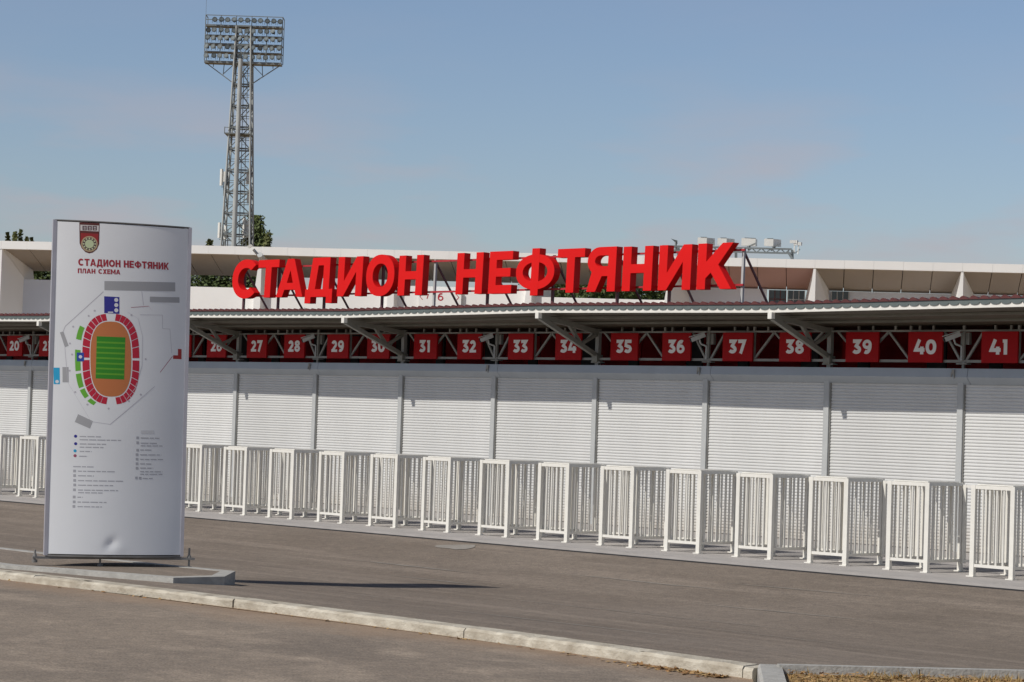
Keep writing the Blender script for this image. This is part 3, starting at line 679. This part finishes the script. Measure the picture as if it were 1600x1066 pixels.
# crest
cr = prn('crest', [[(126.5, 352.5), (156.5, 353.6), (155.5, 386), (152, 394), (146, 399), (140.5, 400.5), (135, 398.5), (129.5, 392.5), (126.5, 385)]], flat('dark_maroon', (.12, .03, .025)), py, .003)
prn('shield_field', [[(128.3, 369), (154.6, 370), (153.8, 386), (150.5, 392.5), (145.5, 397), (140.5, 398.4), (135.8, 396.6), (131, 391), (128.3, 384.5)]], flat('crest_red', (.33, .03, .03)), cr, .0042)
prn('shield_band', [[(127.8, 356.2), (155.4, 357.2), (155.0, 366.4), (127.8, 365.4)]], flat('crest_white', (.66, .62, .60)), cr, .0042)
for x in (131, 138.5, 146): prn('band_emblem', [[rect(x, 357.8, x + 6.2, 364.8), [(x + 1.6, 359.2), (x + 4.8, 359.2), (x + 4.8, 360.6), (x + 1.6, 360.6)], [(x + 1.6, 362), (x + 4.8, 362), (x + 4.8, 363.4), (x + 1.6, 363.4)]]], flat('crest_dark', (.10, .05, .06)), cr, .0054)
def circ(cx_, cy_, r, n=28, ry=None): return [(cx_ + r * math.cos(6.2832 * i / n), cy_ + (ry or r) * math.sin(6.2832 * i / n)) for i in range(n)]
prn('crest_ring', [circ(141, 385.8, 12.2)], flat('crest_gold', (.48, .36, .22)), cr, .0054, 20)
prn('crest_gear', [circ(141, 385.8, 10.2)], flat('crest_dark', (.10, .05, .06)), cr, .0062, 20)
prn('crest_teeth', [circ(141 + 8.6 * math.cos(a * .5236), 385.8 + 8.6 * math.sin(a * .5236), 1.35, 8) for a in range(12)] + [circ(141, 385.8, 6.6)], flat('crest_pale', (.55, .62, .38)), cr, .0070, 20)
# stadium plan
GREY = flat('label_grey', (.42, .42, .43)); LINE = flat('line_grey', (.56, .54, .58))
pm = prn('plan_label', striprect(163, 443, 274, 457) + striprect(233, 466, 281, 474.5, 3), GREY, py, .003)
RED = flat('seat_red', (.56, .02, .05)); GREEN = flat('seat_green', (.16, .48, .05)); BLUE = flat('blue', (.04, .04, .30)); LBLUE = flat('light_blue', (.03, .40, .68))
def oval(cx_, cy_, rx, ry, a): c, s_ = math.cos(a), math.sin(a); p = 2.7; return (cx_ + rx * math.copysign(abs(c) ** (2 / p), c), cy_ + ry * math.copysign(abs(s_) ** (2 / p), s_))
OC = (172.3, 563.5)
prn('running_track', [[oval(OC[0], OC[1], 31.2, 58, 6.2832 * i / 64) for i in range(64)]], flat('track', (.60, .20, .07)), py, .003, 12)
pt = prn('pitch', [[(151, 528.5), (194.5, 529.8), (192.3, 595), (148.7, 593.7)]], flat('pitch_green', (.04, .27, .02)), py, .0042)
prn('mown_stripe', [[(150.7 - .3 * i, 536.2 + 8.1 * i), (194.2 - .3 * i, 537.5 + 8.1 * i), (194.1 - .3 * i, 540.2 + 8.1 * i), (150.5 - .3 * i, 538.9 + 8.1 * i)] for i in range(7)], flat('pitch_light', (.14, .40, .03)), pt, .0052)
segs = 34
for i in range(segs):
    a0 = 6.2832 * (i + .045) / segs; a1 = 6.2832 * (i + .955) / segs; am = (a0 + a1) / 2
    if (math.sin(am) < 0 and abs(math.cos(am)) < .16) or (math.sin(am) > 0 and abs(math.cos(am)) < .05): continue
    q = []
    for k in range(5): q.append(oval(OC[0] + .3, OC[1], 43.5, 70, a0 + (a1 - a0) * k / 4))
    for k in range(5): q.append(oval(OC[0] + .3, OC[1], 32.8, 59.6, a1 - (a1 - a0) * k / 4))
    prn('seating_block', [q], RED, py, .003, 12)
for a0, a1 in ((150, 168), (171, 186), (197, 216), (132, 147), (113, 126)):
    a0, a1 = R(a0), R(a1); prn('green_block', [[oval(OC[0], OC[1], 54, 76, a0 + (a1 - a0) * k / 5) for k in range(6)] + [oval(OC[0], OC[1], 46, 71, a1 - (a1 - a0) * k / 5) for k in range(6)]], GREEN, py, .003, 12)
bx = prn('parking_block', [[(162.5, 466.5), (185.5, 467.5), (185.5, 493.5), (162.5, 492.5)]], BLUE, py, .003)
prn('parking_mark', [circ(180.8, 472 + 8 * i, 3.1, 14) for i in range(3)] + [rect(168, 490.3, 176, 492)], flat('mark_white', (.78, .78, .80)), bx, .0045, 20)
bx = prn('service_block', [rect(121, 554, 131.5, 567.5)], flat('royal_blue', (.03, .08, .40)), py, .0045)
prn('service_mark', [circ(126.3, 560.5, 2.6, 12)], flat('mark_white', (.78, .78, .80)), bx, .006, 20)
bx = prn('entrance_block', [rect(86.5, 577.5, 95.5, 603)], LBLUE, py, .003); prn('entrance_mark', [circ(91.5, 599, 2.6, 12)], flat('mark_white', (.78, .78, .80)), bx, .0045, 20)
prn('box_office', [[(270.5, 556.5), (278.5, 556.5), (278.5, 546.5), (284.5, 546.7), (284.5, 562.5), (270.5, 562.2)]], flat('box_red', (.42, .03, .03)), py, .003)
for q in ([(96.5, 523), (101.5, 521.5), (109, 543.5), (103.5, 546)], [(99.5, 576.5), (108.5, 576.5), (108.5, 600), (99.5, 600)], [(122, 649), (144, 659.5), (139.5, 671), (117, 661)]): prn('grey_block', [q], GREY, py, .003)
def pline(pts, t=.65): return [[pts[i], pts[i + 1], (pts[i + 1][0] + t, pts[i + 1][1] + t), (pts[i][0] + t, pts[i][1] + t)] for i in range(len(pts) - 1)]
prn('plan_line', pline([(161, 459), (104, 513), (101, 521)]) + pline([(220, 458), (222.5, 479.5)]) + pline([(217, 494), (253, 494), (253, 515), (265, 515.5), (268, 553)]) + pline([(103, 546), (107, 600), (141, 660), (170, 664), (240, 605)]) +
    pline([(197, 490), (214, 500), (221, 527), (220, 573), (209, 608), (196, 625)]), LINE, py, .003)
for q in ([(203, 483), (231, 480.5), (237, 488)], [(269, 558), (249, 583)]): prn('plan_route', pline(q), flat('route', (.40, .10, .16)), py, .003)
for x, y in ((116, 514), (111, 540), (114, 557), (110, 582), (226, 563), (204, 495), (118, 615), (136, 634), (168, 640), (199, 628), (218, 618), (148, 489), (139, 497)):
    prn('plan_tick', [circ(x, y, 1.7, 6)], LINE, py, .003, 20)
# legend: blurred lines of small print
random.seed(5)
def words(x0, y, ln):
    q = []; x = x0
    while x < x0 + ln:
        wl = random.uniform(5, 13); x2 = min(x + wl, x0 + ln); yy = y + .012 * (x - x0); q.append([(x, yy), (x2, yy + .012 * wl), (x2, yy + 1.5 + .012 * wl), (x, yy + 1.5)]); x = x2 + 1.6
    return q
for x0, y, ln in ((124, 682.5, 32), (124, 687.5, 63), (124, 694, 40), (124, 699, 36), (124, 705.5, 18), (123, 713, 13), (114, 729, 32), (121, 736, 56), (121, 743, 24), (121, 750.5, 69), (121, 757.5, 54), (121, 765, 61), (121, 769, 37), (120, 776, 8), (120, 783.5, 44), (120, 790.5, 37),
                  (218, 684.5, 30), (218, 692.5, 26), (218, 696.5, 35), (217, 703, 18), (217, 710.5, 34), (217, 717.5, 37), (217, 724.5, 18), (217, 731, 21), (217, 736.5, 36), (217, 740.5, 36), (221, 747, 16)):
    prn('legend_line', words(x0, y, ln), flat('small_print', (.47, .47, .50)), py, .003, 20)
for x, y, c in ((118, 683, BLUE), (118, 694.5, BLUE), (117, 705.5, LBLUE), (117, 713, flat('route', (.4, .1, .16)))): prn('legend_dot', [circ(x, y, 2.4, 12)], c, py, .003, 20)
prn('legend_icon', [rect(x - 2, y - 2, x + 2, y + 2) for x, y in ((116, 736.5), (116, 743.5), (116, 751), (116, 758), (115.5, 765.5), (115, 776.5), (115, 784), (114.5, 791), (213, 685), (213, 692.5), (213, 704), (212, 711), (212, 718), (212, 725), (212, 732), (211, 747), (217, 747.3))], flat('small_print', (.47, .47, .50)), py, .003, 20)
prn('legend_patch', [rect(218, 673.5, 239, 678.5)], flat('pale', (.72, .72, .73)), py, .003)

# ------------------------------------------------------------------ stand behind
SA = at(-260, 0, 83.3); SB = at(1900, 0, 76.7)
SA.z = SB.z = 0; SE = (SB - SA).normalized(); SD = Vector((-SE.y, SE.x, 0))
if SD.dot(F) < 0: SD = -SD
SL = (SB - SA).length
def sp(l, d, z): return SA + SE * l + SD * d + Vector((0, 0, z))
def spx(px, d=0):   # distance along the stand seen at photo column px (at the fascia height)
    ray = F + CR * ((px - 800) / FPX) - CU * ((430 - 533) / FPX)
    o = SA + SD * d; n = SD; t = (o - Vector((0, 0, 0))).dot(n) / Vector((ray.x, ray.y, 0)).dot(n)
    p = Vector((ray.x, ray.y, 0)) * t; return (p - SA).dot(SE)
st = empty('grandstand', sp(SL / 2, 0, 0), 'long white grandstand back with sloping grey soffit and tapered piers', 'grandstand')
ZT = 7.42
def sbox(b, l0, l1, d0, d1, z0, z1): return b.hexa([sp(l0, d0, z0), sp(l1, d0, z0), sp(l1, d1, z0), sp(l0, d1, z0)], [sp(l0, d0, z1), sp(l1, d0, z1), sp(l1, d1, z1), sp(l0, d1, z1)])
piers = [spx(x) for x in (-204, 0, 203, 406.5, 615, 830, 1048, 1273, 1504, 1740)]
i = 0; l = 0
pan = spx(1273) - spx(1048); npan = 5
for a, c in zip([0] + piers, piers + [SL]):
    n = max(1, round((c - a) / (pan / npan)))
    for k in range(n):
        f0, f1 = a + (c - a) * k / n + .002, a + (c - a) * (k + 1) / n - .002; dz = random.uniform(-.003, .003)
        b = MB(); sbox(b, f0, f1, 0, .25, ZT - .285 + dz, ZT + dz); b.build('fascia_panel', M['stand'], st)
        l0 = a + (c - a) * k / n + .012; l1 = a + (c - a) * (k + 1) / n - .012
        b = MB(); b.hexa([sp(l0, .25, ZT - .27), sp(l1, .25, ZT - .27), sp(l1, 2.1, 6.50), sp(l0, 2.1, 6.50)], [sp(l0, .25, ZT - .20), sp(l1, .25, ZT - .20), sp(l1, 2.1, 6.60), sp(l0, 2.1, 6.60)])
        b.build('soffit_panel', M['standbounce'] if abs(c - piers[7]) < .1 else M['standsoff'], st)
b = MB(); sbox(b, 0, SL, .25, 4.5, ZT - .12, ZT - .02); b.build('roof_slab', M['stand'], st)
b = MB(); b.hexa([sp(0, .3, ZT - .20), sp(SL, .3, ZT - .20), sp(SL, 2.1, 6.61), sp(0, 2.1, 6.61)], [sp(0, .3, ZT - .18), sp(SL, .3, ZT - .18), sp(SL, 2.1, 6.63), sp(0, 2.1, 6.63)]); b.build('soffit_backing', M['dark'], st)
for l in piers:
    b = MB(); z0, z1 = 0, ZT - .29
    fr = [sp(l - .42 - .45, .06, z0), sp(l + .09, .06, z0), sp(l + .75, 2.0, z0), sp(l - .95, 2.0, z0)]
    k = (z1 - 5.85) / z1
    lo_ = [sp(l - .21, .02, 5.7), sp(l + .03, .02, 5.7), sp(l + .62, 2.0, 5.7), sp(l - .42, 2.0, 5.7)]
    hi = [sp(l - .045, .02, z1), sp(l + .03, .02, z1), sp(l + .04, .32, z1), sp(l - .045, .32, z1)]
    md = [sp(l + .5, 2.0, 6.52), sp(l - .25, 2.0, 6.52)]
    v = [*[Vector((p.x, p.y, 0)) for p in lo_], *lo_, *hi, *md]
    b.add(v, [(0, 1, 5, 4), (1, 2, 6, 5), (2, 3, 7, 6), (3, 0, 4, 7), (4, 5, 9, 8), (5, 6, 12, 10, 9), (7, 4, 8, 11, 13), (6, 7, 13, 12), (12, 13, 11, 10), (8, 9, 10, 11), (3, 2, 1, 0)])
    b.build('pier', M['stand'], st)
zw = 6.0
def wall(x0, x1, d, z1, m, nm='parapet'):
    b = MB(); sbox(b, spx(x0, d), spx(x1, d), d, d + .15, 0, z1); return b.build(nm, M[m], st)
wall(-260, 26, 1.3, 6.14, 'standblue'); wall(26, 199, 1.3, 6.14, 'standblue'); wall(203, 402, .30, 5.98, 'stand'); wall(412, 612, .30, 6.02, 'stand'); wall(618, 826, .30, 6.2, 'stand'); wall(836, 1043, .30, 5.93, 'stand')
wall(1055, 1199, 1.9, 6.5, 'standblue'); wall(1199, 1262, 2.0, 6.05, 'stand'); wall(1285, 1600, 1.9, 6.48, 'standblue'); wall(1600, 1850, 1.9, 6.48, 'standblue')
for x0, x1 in ((1203, 1229), (1232, 1258), (1300, 1327)):
    b = MB(); d = 1.85 if x0 == 1300 else 1.95; sbox(b, spx(x0, d), spx(x1, d), d - .02, d + .02, 5.55, 6.47); o = b.build('window', M['glass'], st)
    b = MB(); l0, l1 = spx(x0, d), spx(x1, d)
    for k in range(4): q = l0 + (l1 - l0) * k / 3; sbox(b, q - .015, q + .015, d - .05, d - .021, 5.55, 6.47)
    sbox(b, l0 + .02, l1 - .02, d - .045, d - .022, 6.14, 6.17); b.build('window_frame', M['post'] if x0 != 1203 else M['roofred'], o)
# sector sign on the wall
ss = empty('sector_sign', sp(spx(689, .2), .2, 5.7), 'white sector board with red number 6 between thin chevrons', 'sign')
l0, l1 = spx(656, .2), spx(722, .2); b = MB(); sbox(b, l0, l1, .16, .22, 5.35, 6.05); b.build('board', M['stand'], ss)
def ssf(lx, z): return lambda a, c, d: sp(lx + a, .155 - d, z + c)
zc = 5.70
MB().glyph(letter('6', .20, .27, .05), ssf(spx(685.5, .2), zc), 0).build('digit', flat('sector_red', (.45, .02, .04)), ss, fix=False)
MB().glyph(letter('7', .11, .16, .03), ssf(spx(667, .2), zc + .06), 0).build('digit', flat('sector_red', (.45, .02, .04)), ss, fix=False)
for x, sgn in ((662, -1), (714, 1)):
    MB().glyph([[stroke([(0, .22), (.1 * sgn, .11), (0, 0)], .022)]], ssf(spx(x, .2), zc + .02), 0).build('chevron', flat('sector_red', (.45, .02, .04)), ss, fix=False)
# spotlight on an arm
sl = empty('spotlight', at(408, 403, 79.5), 'small white spotlight on a slanting arm left of the big letters', 'spotlight')
b = MB(); b.tube(at(408, 404, 79.5), at(396, 390, 79.5), .05); b.tube(at(412, 410, 79.9), at(406, 398, 79.4), .10); b.build('arm', M['post'], sl)
b = MB(); b.hexa([at(385.5, 385, 79.3), at(389, 388, 79.3), at(389.5, 388.5, 79.7), at(386, 385.5, 79.7)], [at(392, 381.5, 79.3), at(395, 384.5, 79.3), at(395.5, 385, 79.7), at(392.5, 382, 79.7)]); b.build('lamp_head', M['lampw'], sl)

# floodlight gantry on the stand roof
Zg = 79.0
fg = empty('floodlight_gantry', at(1180, 405, Zg), 'grey gantry beam with box floodlights on the grandstand roof behind the letters', 'floodlights')
b = MB()
for y in (389.5, 396): b.bar(at(1035, y - 5, Zg), at(1237, y, Zg), .06)
for k in range(14): x = 1040 + k * 15; b.bar(at(x, 384.6 + .023 * (x - 1035), Zg), at(x + 7, 391.4 + .023 * (x - 1035), Zg), .035); b.bar(at(x + 7, 391.4 + .023 * (x - 1035), Zg), at(x + 15, 384.9 + .023 * (x - 1035), Zg), .035)
for x in (1060, 1150, 1238): b.bar(at(x, 388 + .02 * (x - 1060), Zg), at(x, 410, Zg + .3), .09)
b.bar(at(1231, 393, Zg), at(1238, 405, Zg), .12, .06)
b.build('beam', M['tower'], fg)
for x, y, tw in ((1101, 377, 1), (1132, 378, 1), (1169.5, 378.5, 0), (1205, 379, 1)):
    c = at(x, y, Zg); e_ = CR * 1.0; o_ = Vector((SE.x, SE.y, 0)); dn = SD
    hw, hh, hd = .24, .125, .20
    b = MB(); off = SE * (.14 if tw else .05)
    fr = [c - SE * hw - Vector((0, 0, hh)), c + SE * (hw * .3) - Vector((0, 0, hh)), c + SE * (hw * .3) + Vector((0, 0, hh)), c - SE * hw + Vector((0, 0, hh))] if tw else [c - SE * hw - Vector((0, 0, hh)), c + SE * hw - Vector((0, 0, hh)), c + SE * hw + Vector((0, 0, hh)), c - SE * hw + Vector((0, 0, hh * 1.1))]
    bk = [p + SD * .3 + off + SE * (.12 if tw else 0) for p in fr]
    b.hexa(fr, bk); o = b.build('floodlight', M['lampw'], fg)
    b = MB(); b.tube(c - Vector((0, 0, hh)) + SD * .15 + off, c - Vector((0, 0, hh + .14)) + SD * .1, .03); b.bar(c - Vector((0, 0, hh + .04)) + off - SE * .1, c - Vector((0, 0, hh - .1)) + off + SE * .2, .03); b.build('yoke', M['tower'], o)
    b = MB(); b.bar(fr[3] + Vector((0, 0, .012)) + SE * .1, fr[2] + Vector((0, 0, .012)), .02, .015); b.build('visor', M['lamp'], o)
for x, y in ((1240, 378), (1246, 381)):
    c = at(x, y, Zg); b = MB(); b.bar(c - SE * .13, c + SE * .07, .10); b.bar(c + SE * .1 + Vector((0, 0, -.06)), c + SE * .1 + Vector((0, 0, .05)), .09); b.bar(c + SE * .04 + Vector((0, 0, -.02)), c + SE * .03 + Vector((0, 0, -.36)), .03); b.build('roof_camera', M['lampw'], fg)
hc = empty('horn_speaker', at(1053, 392, 79.0), 'small dark horn speaker sticking up behind the letter И', 'speaker')
b = MB(); b.hexa([at(1048, 373, 79), at(1052, 376, 79), at(1052, 376, 79.2), at(1048, 373, 79.2)], [at(1058.5, 376, 79), at(1058.5, 382, 79), at(1058.5, 382, 79.3), at(1058.5, 376, 79.3)]); b.build('horn', M['lamp'], hc)
b = MB(); b.bar(at(1056, 378, 79), at(1056, 394, 79), .05); b.build('stem', M['tower'], hc)

# ------------------------------------------------------------------ floodlight tower
ZTW = 200.0; sc = ZTW / FPX
base = at(362, 640, ZTW); base.z = 0
tw = empty('floodlight_tower', base, 'tall grey lattice floodlight mast with five rows of lamps', 'floodlight mast')
TX = Vector((CR.x, CR.y, 0)).normalized(); TYv = Vector((F.x, F.y, 0)).normalized()
def zpx(y): return CH + (656.5 - .033 * 425 - y) * sc   # height of a photo row on the mast
def tp(x, d, z): return base + TX * x + TYv * d + Vector((0, 0, z))
# sideways centre of the mast is taken from two rows of the photo
c_hi = at(378, 100, ZTW); offx = (c_hi - base).dot(TX)
def hw(z): return lerp(1.75, .62, min(1, z / zpx(98)))
def cxm(z): return offx * z / zpx(100)
ztop = zpx(40); b = MB()
for sx in (-1, 1):
    for sy in (-1, 1): b.bar(tp(cxm(0) + sx * hw(0), sy * hw(0), 0), tp(cxm(ztop) + sx * hw(ztop), sy * hw(ztop), ztop), .13)
b.build('leg_frame', M['towerl'], tw)
b = MB(); lv = [zpx(98) * (k / 17) for k in range(18)] + [zpx(70), zpx(40)]
for a, c in zip(lv, lv[1:]):
    for sx, sy, tx_, ty_ in ((-1, -1, 1, -1), (1, -1, 1, 1), (1, 1, -1, 1), (-1, 1, -1, -1)):
        p = lambda z, i, j: tp(cxm(z) + i * hw(z), j * hw(z), z)
        b.bar(p(a, sx, sy), p(c, tx_, ty_), .07); b.bar(p(a, tx_, ty_), p(c, sx, sy), .07); b.bar(p(c, sx, sy), p(c, tx_, ty_), .13)
for a, c in zip(lv, lv[1:]):
    m_ = (a + c) / 2
    for sx, sy, tx_, ty_ in ((-1, -1, 1, -1), (1, -1, 1, 1), (1, 1, -1, 1), (-1, 1, -1, -1)):
        p = lambda z, i, j: tp(cxm(z) + i * hw(z), j * hw(z), z)
        b.bar(p(m_, sx, sy), p(m_, tx_, ty_), .05)
b.build('lattice', M['tower'], tw)
b = MB()
for x in (.28, .62): b.bar(tp(cxm(0) + x, -.2, 0), tp(cxm(zpx(95)) + x - .2, -.2, zpx(95)), .05)
for k in range(64): z_ = zpx(95) * (k + .5) / 64; q = z_ / zpx(95) * .2; b.bar(tp(cxm(z_) + .28 - q, -.2, z_), tp(cxm(z_) + .62 - q, -.2, z_), .035)
b.build('ladder', M['towerl'], tw)
b = MB(); b.tube(tp(cxm(0) - .1, -hw(0) - .3, 0), tp(cxm(zpx(93)) - .12, -hw(30) - .35, zpx(93)), .24, .2); b.build('cable_duct', M['towerl'], tw)
hx = 3.35; hcx = cxm(zpx(60)) - .0
def deck(z, thick, d0=-.5, d1=.7):
    b = MB(); b.hexa([tp(hcx - hx, d0, z - thick), tp(hcx + hx, d0, z - thick), tp(hcx + hx, d1, z - thick), tp(hcx - hx, d1, z - thick)], [tp(hcx - hx, d0, z), tp(hcx + hx, d0, z), tp(hcx + hx, d1, z), tp(hcx - hx, d1, z)]); return b
rows = [(38.5, .14), (54.5, .08), (67.5, .12), (80.5, .08), (95.5, .2)]
for y, th in rows: deck(zpx(y), th, -.5, .55).build('deck', M['tower'], tw)
b = MB()
for x in [-hx, -hx * .6, -hx * .2, hx * .2, hx * .6, hx]:
    b.bar(tp(hcx + x, -.45, zpx(95)), tp(hcx + x, -.45, zpx(38)), .06); b.bar(tp(hcx + x, -.5, zpx(38.5)), tp(hcx + x, -.5, zpx(24)), .05)
for y in (24, 31): b.bar(tp(hcx - hx, -.5, zpx(y)), tp(hcx + hx, -.5, zpx(y)), .06)
for x in (-hx, hx):
    b.bar(tp(hcx + x, -.5, zpx(24)), tp(hcx + x, .9, zpx(24)), .06); b.bar(tp(hcx + x, .9, zpx(24)), tp(hcx + x, .9, zpx(95)), .05)
b.bar(tp(hcx - hx, -.5, zpx(24)), tp(hcx - hx, -.5, zpx(-14)), .018)
b.build('railing', M['tower'], tw)
b = MB()
for sx in (-1, 1):
    b.bar(tp(hcx + sx * hx, 0, zpx(97)), tp(cxm(zpx(131)) + sx * .65, 0, zpx(131)), .08)
    b.bar(tp(hcx + sx * 1.65, 0, zpx(97)), tp(hcx + sx * 1.72, 0, zpx(116)), .05); b.bar(tp(hcx + sx * 2.6, 0, zpx(97)), tp(hcx + sx * 2.6, 0, zpx(104)), .05)
    b.bar(tp(hcx + sx * 1.72, 0, zpx(115)), tp(hcx + sx * .8, 0, zpx(99)), .06)
b.build('head_brace', M['tower'], tw)
lproto = None
for r_, y in enumerate((31.5, 48, 60.5, 74, 88.5)):
    for k in range(12):
        if r_ == 0 and k == 0: continue
        if lproto is None:
            b = MB(); b.tube((0, -.16, 0), (0, .1, 0), .235, .15, 12); b.tube((0, .1, 0), (0, .22, 0), .07, .07, 8); b.bar((-.2, .0, -.05), (-.2, .0, -.3), .03); b.bar((.2, .0, -.05), (.2, .0, -.3), .03)
            lproto = b.build('lamp', M['lamp'], tw); lproto.matrix_parent_inverse = Matrix()
            b = MB(); b.tube((0, -.175, 0), (0, -.162, 0), .15, .15, 12); g_ = b.build('lamp_glass', M['glassgrey'], lproto); g_.matrix_parent_inverse = Matrix(); lp = lproto
        else: lp = copy_tree(lproto, tw)
        q = tp(hcx - hx + .22 + k * (2 * hx - .44) / 11, -.55, zpx(y)) - base
        lp.location = q; lp.rotation_euler = (random.uniform(-.5, .1), 0, math.atan2(TX.y, TX.x) + random.uniform(-.5, .5))
# mast fittings
b = MB(); z = zpx(211); b.hexa([tp(cxm(z) - 1.3, -1.1, z), tp(cxm(z) + 1.0, -1.1, z), tp(cxm(z) + 1.0, 1, z), tp(cxm(z) - 1.3, 1, z)], [tp(cxm(z) - 1.3, -1.1, z + .1), tp(cxm(z) + 1.0, -1.1, z + .1), tp(cxm(z) + 1.0, 1, z + .1), tp(cxm(z) - 1.3, 1, z + .1)])
for x in (-1.3, -.3, 1.0): b.bar(tp(cxm(z) + x, -1.1, z), tp(cxm(z) + x, -1.1, z + .6), .05)
b.bar(tp(cxm(z) - 1.3, -1.1, z + .55), tp(cxm(z) + 1, -1.1, z + .55), .05); b.build('service_platform', M['tower'], tw)
def px_tp(x, y, d=0): p = at(x, y, ZTW); q = p - base; return tp(q.dot(TX), d, p.z)
for x, y0, y1 in ((345.5, 264, 290), (342.5, 348, 372), (386.5, 268, 288), (386, 345, 372), (381, 340, 372), (352, 352, 374), (350, 268, 284), (388, 300, 318)):
    b = MB(); b.bar(px_tp(x, y1, -.6), px_tp(x + .8, y0, -.6), .26, .16); o = b.build('antenna', M['lampw'], tw)
    b = MB(); b.bar(px_tp(x + 4, y0 + 6, -.4), px_tp(x + 3.2, y1 + 16, -.4), .06)
    s_ = 1 if x < 365 else -1
    for q in (y0 + 12, y1 + 2): b.bar(px_tp(x, q, -.5), px_tp(x + 9 * s_, q, -.5), .06)
    b.build('antenna_mount', M['tower'], o)

# ------------------------------------------------------------------ trees beyond the stand
def tree(h, crown_r, n, seed, mats, shape, z0f=.12):
    rnd = random.Random(seed); root = bpy.data.objects.new('tree', None); COL.objects.link(root)
    b = MB(); b.tube((0, 0, 0), (rnd.uniform(-.2, .2), 0, h * .5), .22, .12); b.tube((0, 0, h * .5), (0, rnd.uniform(-.2, .2), h * .92), .12, .03)
    for k in range(9):
        a = rnd.random() * 6.28; z = h * rnd.uniform(.2, .75); r = crown_r * .8 * shape(z / h); b.tube((0, 0, z), (r * math.cos(a), r * math.sin(a), z + r * rnd.uniform(.5, 1.4)), .06, .015, 6)
    t = b.build('trunk', M['bark'], None); t.parent = root
    b = MB(); cl = []
    for k in range(int(n / 15)):
        z = rnd.uniform(z0f, 1) ** .9; a = rnd.random() * 6.28; r = crown_r * shape(z) * math.sqrt(rnd.uniform(.15, 1)); cl.append((r * math.cos(a), r * math.sin(a), z * h))
    for k in range(n):
        c = rnd.choice(cl); s_ = crown_r * .13
        p = Vector((c[0] + rnd.gauss(0, s_), c[1] + rnd.gauss(0, s_), min(h * 1.0, c[2] + rnd.gauss(0, s_ * 1.5))))
        u = Vector((rnd.gauss(0, 1), rnd.gauss(0, 1), rnd.gauss(0, 1))).normalized(); v = u.orthogonal().normalized(); L_ = rnd.uniform(.08, .18)
        b.add([p - u * L_, p + v * L_ * .6, p + u * L_, p - v * L_ * .6], [(0, 1, 2, 3)])
    c = b.build('crown', mats, None, fix=False); c.parent = root
    return root
pop = lambda z: max(.04, min(1, (1.0 - z) * 2.2)) * min(1, .5 + z)
rnd_ = lambda z: max(.08, math.sin(math.pi * min(1, max(.05, z))) ** .6)
col_ = lambda z: max(.10, min(1, (1.0 - z) * 3.2))
def place(t, px, ytop, Z, h, label, nm):
    p = at(px, ytop, Z); k = p.z / h; t.location = (p.x, p.y, 0); t.scale = (k, k, k); t.name = nm; t.rotation_euler.z = random.random() * 6
    tag(t, label, 'tree', 'trees beyond the grandstand')
pA = tree(17, 2.1, 9500, 1, M['leaf'], pop); place(pA, 401, 338, 215, 17, 'tallest green tree, pointed, right behind the floodlight mast', 'conifer_tree')
pB = tree(15, .75, 3600, 2, M['leafd'], lambda z: max(.06, min(1, (1.0 - z) * 4.5))); place(pB, 419, 364, 190, 15, 'smaller spiky green tree right of the tallest tree', 'poplar_tree')
pD = tree(15, .42, 2400, 9, M['leafd'], lambda z: max(.05, min(1, (1.0 - z) * 5))); place(pD, 12.5, 364, 185, 15, 'leftmost narrow tree tip above the grandstand roof', 'poplar_tree')
def again(src, px, y, Z, h, label, nm):
    t = copy_tree(src); place(t, px, y, Z, h, label, nm); return t
again(pB, 385, 352, 214, 15, 'narrow green tree seen through the foot of the mast', 'poplar_tree')
again(pB, 327, 375, 190, 15, 'small lone tree tip left of the floodlight mast', 'poplar_tree')
again(pD, 24, 363, 185, 15, 'yellow green tree top, left of the pair near the left edge', 'poplar_tree')
again(pD, 32, 359.5, 190, 15, 'taller dark tree tip of the pair near the left edge', 'poplar_tree')
again(pD, 42, 371, 185, 15, 'tiny tree tip right of the pair at the left', 'poplar_tree')
again(pD, 50, 372, 188, 15, 'tiny tree tip nearest the map pylon on its left', 'poplar_tree')
pC = tree(12, 3.6, 10000, 5, M['leaf'], rnd_)
place(pC, 312, 412, 150, 12, 'round tree seen under the soffit beside the map pylon', 'broadleaf_tree')
for px, y, lb in ((350, 414, 'round tree seen under the soffit left of letter С'), (392, 415, 'round tree seen through the opening of letter С'), (52, 412, 'round tree seen under the soffit at the far left'), (75, 416, 'round tree under the soffit touching the map pylon at left'),
                  (868, 446, 'round tree seen below letter Ф'), (905, 444, 'round tree seen below the second letter Т'), (942, 446, 'round tree seen below letter Я'), (982, 445, 'round tree seen below the third letter Н'), (1022, 446, 'round tree seen below the gap before the second И'), (1060, 447, 'round tree seen below the second letter И')):
    again(pC, px, y, 150, 12, lb, 'broadleaf_tree')
